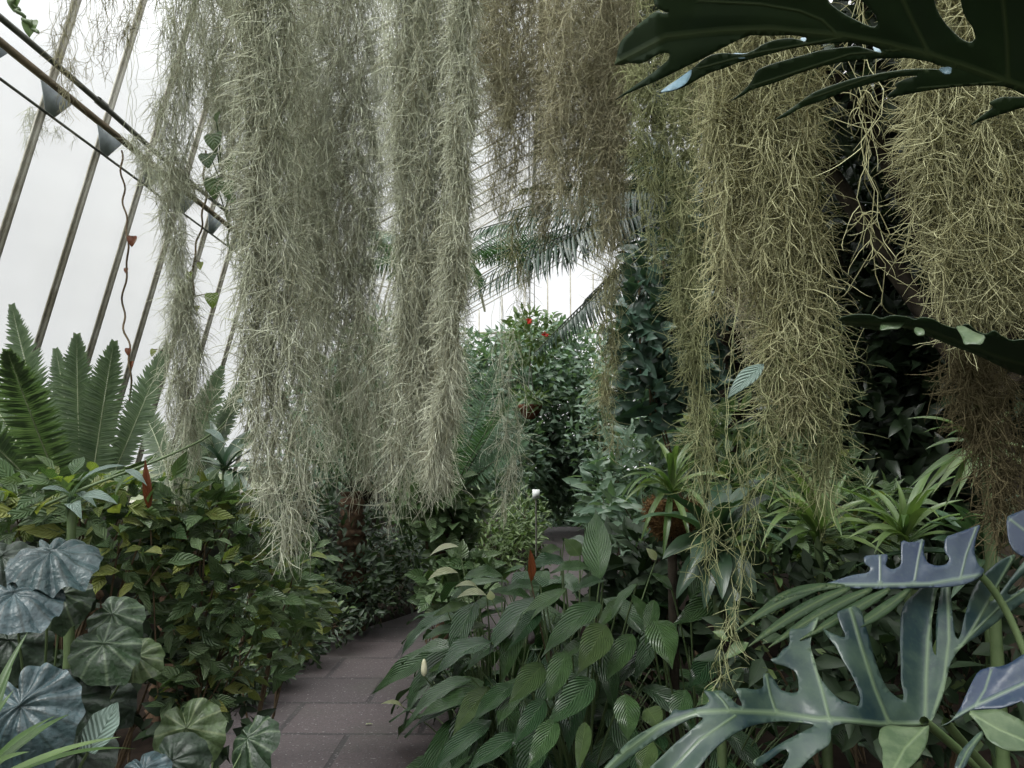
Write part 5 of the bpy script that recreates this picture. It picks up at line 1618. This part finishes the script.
l4 = obj('leaf', mb, M['philo_sky'], root, solid=0.0018)
mb = MB()
tubes(mb, bez(at(1047, 556, 1.535), at(1100, 640, 1.6), hub), 0.006, 8)
obj('petiole', mb, M['stem'], l4)

# ------------------------------------------------------------------ vines on the left glazing
def vine(label, pts, r, leaves, mat, smat, seed, L=0.08, W=0.07, group='vines before the glazing'):
    """pts: (px, py, Y); leaves: (px, py, Y, size px)"""
    rng = np.random.default_rng(seed)
    P = spline([at(*p) for p in pts], 60)
    P = P + 0.008 * np.stack([np.sin(np.arange(60) * 0.9), np.cos(np.arange(60) * 0.7), np.zeros(60)], -1)
    root = thing('hanging_vine', label, 'vine', P[0], group)
    mb = MB()
    tubes(mb, P, r, 6)
    obj('stem', mb, M[smat], root)
    for px, py, Y, s in leaves:
        c_ = at(px, py, Y)
        j = np.argmin(np.linalg.norm(P - c_, axis=1))
        sz = s * pxm(Y)
        d = nrm(np.array([c_[0] - P[j, 0], -0.2, -0.3 + 0.4 * rng.standard_normal()]))
        mb = MB()
        leafgrid(mb, c_ - d * sz * 0.4, d, (0.1 * rng.standard_normal(), -1, 0.45), [sz], [sz * 0.85], 0.5, 0.25, prof_heart, 11, 7, rng.random(), 0.02, 2, rng)
        lo_ = obj('leaf', mb, M[mat], root)
        mb = MB()
        tubes(mb, bez(P[j], (P[j] + c_) / 2 + (0, 0, 0.02), c_ - d * sz * 0.4, 8), r * 0.5, 5)
        obj('petiole', mb, M[smat], lo_)
    return root


vine('thin dry vine with curled brown leaves hanging from the pipe', [(121, 150, 4.7), (124, 200, 4.7), (128, 250, 4.6), (123, 310, 4.6), (130, 360, 4.5), (130, 430, 4.5)], 0.006,
     [(132, 240, 4.6, 12), (128, 351, 4.5, 8), (131, 364, 4.5, 8), (126, 270, 4.6, 6)], 'rust', 'stem_brown', 140)
vine('vine with a few yellow green leaves climbing to the pipe', [(205, 150, 4.4), (204, 210, 4.4), (194, 260, 4.4), (192, 330, 4.4), (188, 400, 4.4), (180, 470, 4.4)], 0.006,
     [(212, 299, 4.35, 17), (189, 275, 4.4, 10), (200, 265, 4.4, 9), (153, 352, 4.4, 8), (197, 308, 4.4, 7)], 'shrub_pale', 'stem_brown', 141)
vine('vine with round green leaves caught in the moss swag', [(215, 40, 3.4), (216, 100, 3.4), (220, 150, 3.35), (226, 200, 3.3), (230, 260, 3.3)], 0.005,
     [(214, 140, 3.0, 24), (208, 158, 3.0, 24), (230, 165, 3.0, 20), (214, 186, 3.0, 24), (228, 188, 3.0, 22), (232, 200, 3.0, 14), (217, 118, 3.0, 14)], 'shrub', 'stem', 142)
vine('strappy green shoot hanging in at the upper left corner', [(-6, -70, 3.2), (2, -30, 3.2), (12, 0, 3.2), (22, 16, 3.2), (38, 34, 3.2)], 0.008, [(30, 26, 3.2, 20), (14, 2, 3.2, 18)], 'strap', 'stem', 143)
# pale leaf caught in the moss
o = obj('fallen_leaf', pleaf(at(764, 364, 1.8), at(727, 399, 1.78), 0.042, (-0.4, -1, 0.5), 0.3, 0.3, prof_lance, 13, 7, 0.02, None, 0.3), M['paddle'], loc=at(745, 380, 1.8), solid=0.001)
tag(o, 'single pale blue grey leaf caught in the olive brown moss column', 'leaf')
# arching pale twig low on the left
root = thing('arching_twig', 'long pale green twig arching over the left shrub from the cycads', 'twig', at(30, 512, 2.7))
stems(root, [[at(30, 512, 2.7), at(90, 486, 2.7), at(170, 455, 2.8), at(220, 428, 2.9), at(242, 392, 3.0)]], 0.006, M['stem'])
for k, (x, y, s) in enumerate(((125, 470, 30), (205, 430, 20), (235, 400, 18), (75, 492, 34))):
    b, t = at(x, y, 2.75), at(x + 22, y + 16, 2.65)
    obj('leaf', pleaf(b, t, 0.03, (0.1, -0.6, 1), 0.6, 0.3, prof_lance, 11, 5), M['paddle'], root)
# withered orange leaf standing in the left shrub
root = thing('withered_leaf', 'rust orange withered leaf standing upright in the left shrub', 'leaf', (at(147, 500, 2.72)[0], 3.0, 0))
rng = np.random.default_rng(9)
obj('blade', pleaf(at(150, 512, 2.72), at(145, 458, 2.72), 0.036, (0.3, -1, 0), 0.15, 0.6, prof_lance, 13, 5, 0.05, rng), M['rust'], root)
mb = MB()
tubes(mb, spline([(at(147, 500, 2.72)[0], 3.0, -0.02), at(150, 512, 2.72)], 6), 0.003, 6)
obj('stalk', mb, M['stem_brown'], root)
# broad arching leaves above the left shrub
straps('strap_plant', 'plant with three broad blue green arching leaves in the left bed', 'strap plant', at(72, 510, 2.6),
       [at(126, 466, 2.5), at(118, 505, 2.4), at(82, 520, 2.4), at(40, 490, 2.5)], 0.05, 'paddle', 145, 1.0, 0)
straps('strap_plant', 'dark feathery leaved plant beside the smaller cycad', 'strap plant', at(225, 470, 3.9),
       [at(190, 440, 3.8), at(250, 430, 3.9), at(262, 470, 3.8), at(200, 480, 3.7), at(210, 420, 4.0), at(232, 510, 3.7), at(260, 510, 3.7)], 0.045, 'strap_dark', 146, 0.9, 8, 0.3)

# ------------------------------------------------------------------ far details
root = thing('hanging_basket', 'terracotta bowl hanging on wires over the far path', 'hanging basket', at(530, 408, 8.0))
c_ = at(530, 408, 8.0)
mb = MB()
h = np.linspace(0, 1, 9)
outer = np.stack([0.04 + 0.085 * np.sin(h * 1.5), -0.11 + 0.14 * h], -1)
inner = np.stack([0.035 + 0.075 * np.sin(h * 1.5), -0.10 + 0.13 * h], -1)[::-1]
prof = np.concatenate([[[0.0, -0.11]], outer, inner, [[0.0, -0.1]]])
a = np.linspace(0, 2 * math.pi, 25)
V = np.stack([np.stack([c_[0] + r_ * np.cos(a), c_[1] + r_ * np.sin(a), np.full(25, c_[2] + z_)], -1) for r_, z_ in prof])
idx = np.arange(V.shape[0] * 25).reshape(V.shape[0], 25)
mb.add(V, quads=np.stack([idx[:-1, :-1], idx[:-1, 1:], idx[1:, 1:], idx[1:, :-1]], -1).reshape(-1, 4))
obj('bowl', mb, M['terracotta'], root)
for k in range(3):
    mb = MB()
    tubes(mb, spline([c_ + (0.12 * math.cos(k * 2.1), 0.12 * math.sin(k * 2.1), 0.03), c_ + (0, 0, 0.6), (c_[0], c_[1], 6.5)], 10), 0.004, 5)
    obj('wire', mb, M['wire'], root)
mb = MB()
rng = np.random.default_rng(150)
cloud(mb, [(c_ + (0, 0, 0.08), np.array([0.16, 0.16, 0.1]), 1)], 120, 0.12, 0.03, rng, prof=prof_lance)
obj('foliage', mb, M['lowlight'], root)
p = at(545, 335, 7.6)
root = thing('flowering_plant', 'hanging plant with small red flowers over the far path', 'plant', (p[0], p[1], p[2]))
mb = MB()
cloud(mb, [(p + (-0.12, 0, -0.02), np.array([0.22, 0.2, 0.25]), 1)], 260, 0.1, 0.04, rng)
obj('foliage', mb, M['lowlight'], root)
for q in (at(545, 335, 7.3), at(529, 321, 7.3)):
    mb = MB()
    k = 6
    aa = rng.random(k) * 6.28
    leafgrid(mb, np.repeat(q[None], k, 0), np.stack([np.cos(aa), -0.4 * np.ones(k), np.sin(aa)], -1), np.tile([0, -1, 0.3], (k, 1)), np.full(k, 0.036), np.full(k, 0.026), 0.5, 0.3, prof_ovate, 5, 3)
    obj('flower', mb, M['red'], root)
mb = MB()
tubes(mb, spline([p + (-0.1, 0, 0.2), (p[0] - 0.1, p[1], 6.6)], 6), 0.004, 5)
obj('wire', mb, M['wire'], root)
p = at(536, 494, 9.0)
root = thing('plant_label', 'small white label on a stake by the light feathery bush', 'label', (p[0], p[1], 0))
mb = MB()
box(mb, (p[0] - 0.04, p[1] - 0.005, p[2] - 0.05), (p[0] + 0.04, p[1] + 0.005, p[2] + 0.05))
obj('card', mb, M['white'], root, smooth=False)
mb = MB()
tubes(mb, spline([(p[0], p[1] + 0.012, -0.02), (p[0], p[1] + 0.012, p[2] + 0.05)], 4), 0.01, 6)
obj('stake', mb, M['pipe'], root)
# spent flower and fragments on the slabs
for px, py, lab in ((369, 731, 'small white petal lying on the path slab'), (277, 694, 'tiny white petal lying by the left path edge')):
    p = gnd(px, py) + np.array([0, 0, 0.036])
    o = obj('petal', pleaf(p - (0.02, 0, 0), p + (0.02, 0.006, 0), 0.018, (0, 0, 1), 0.4, 0.2, prof_ovate, 7, 5), M['spathe'], loc=p, solid=0.001)
    tag(o, lab, 'petal')
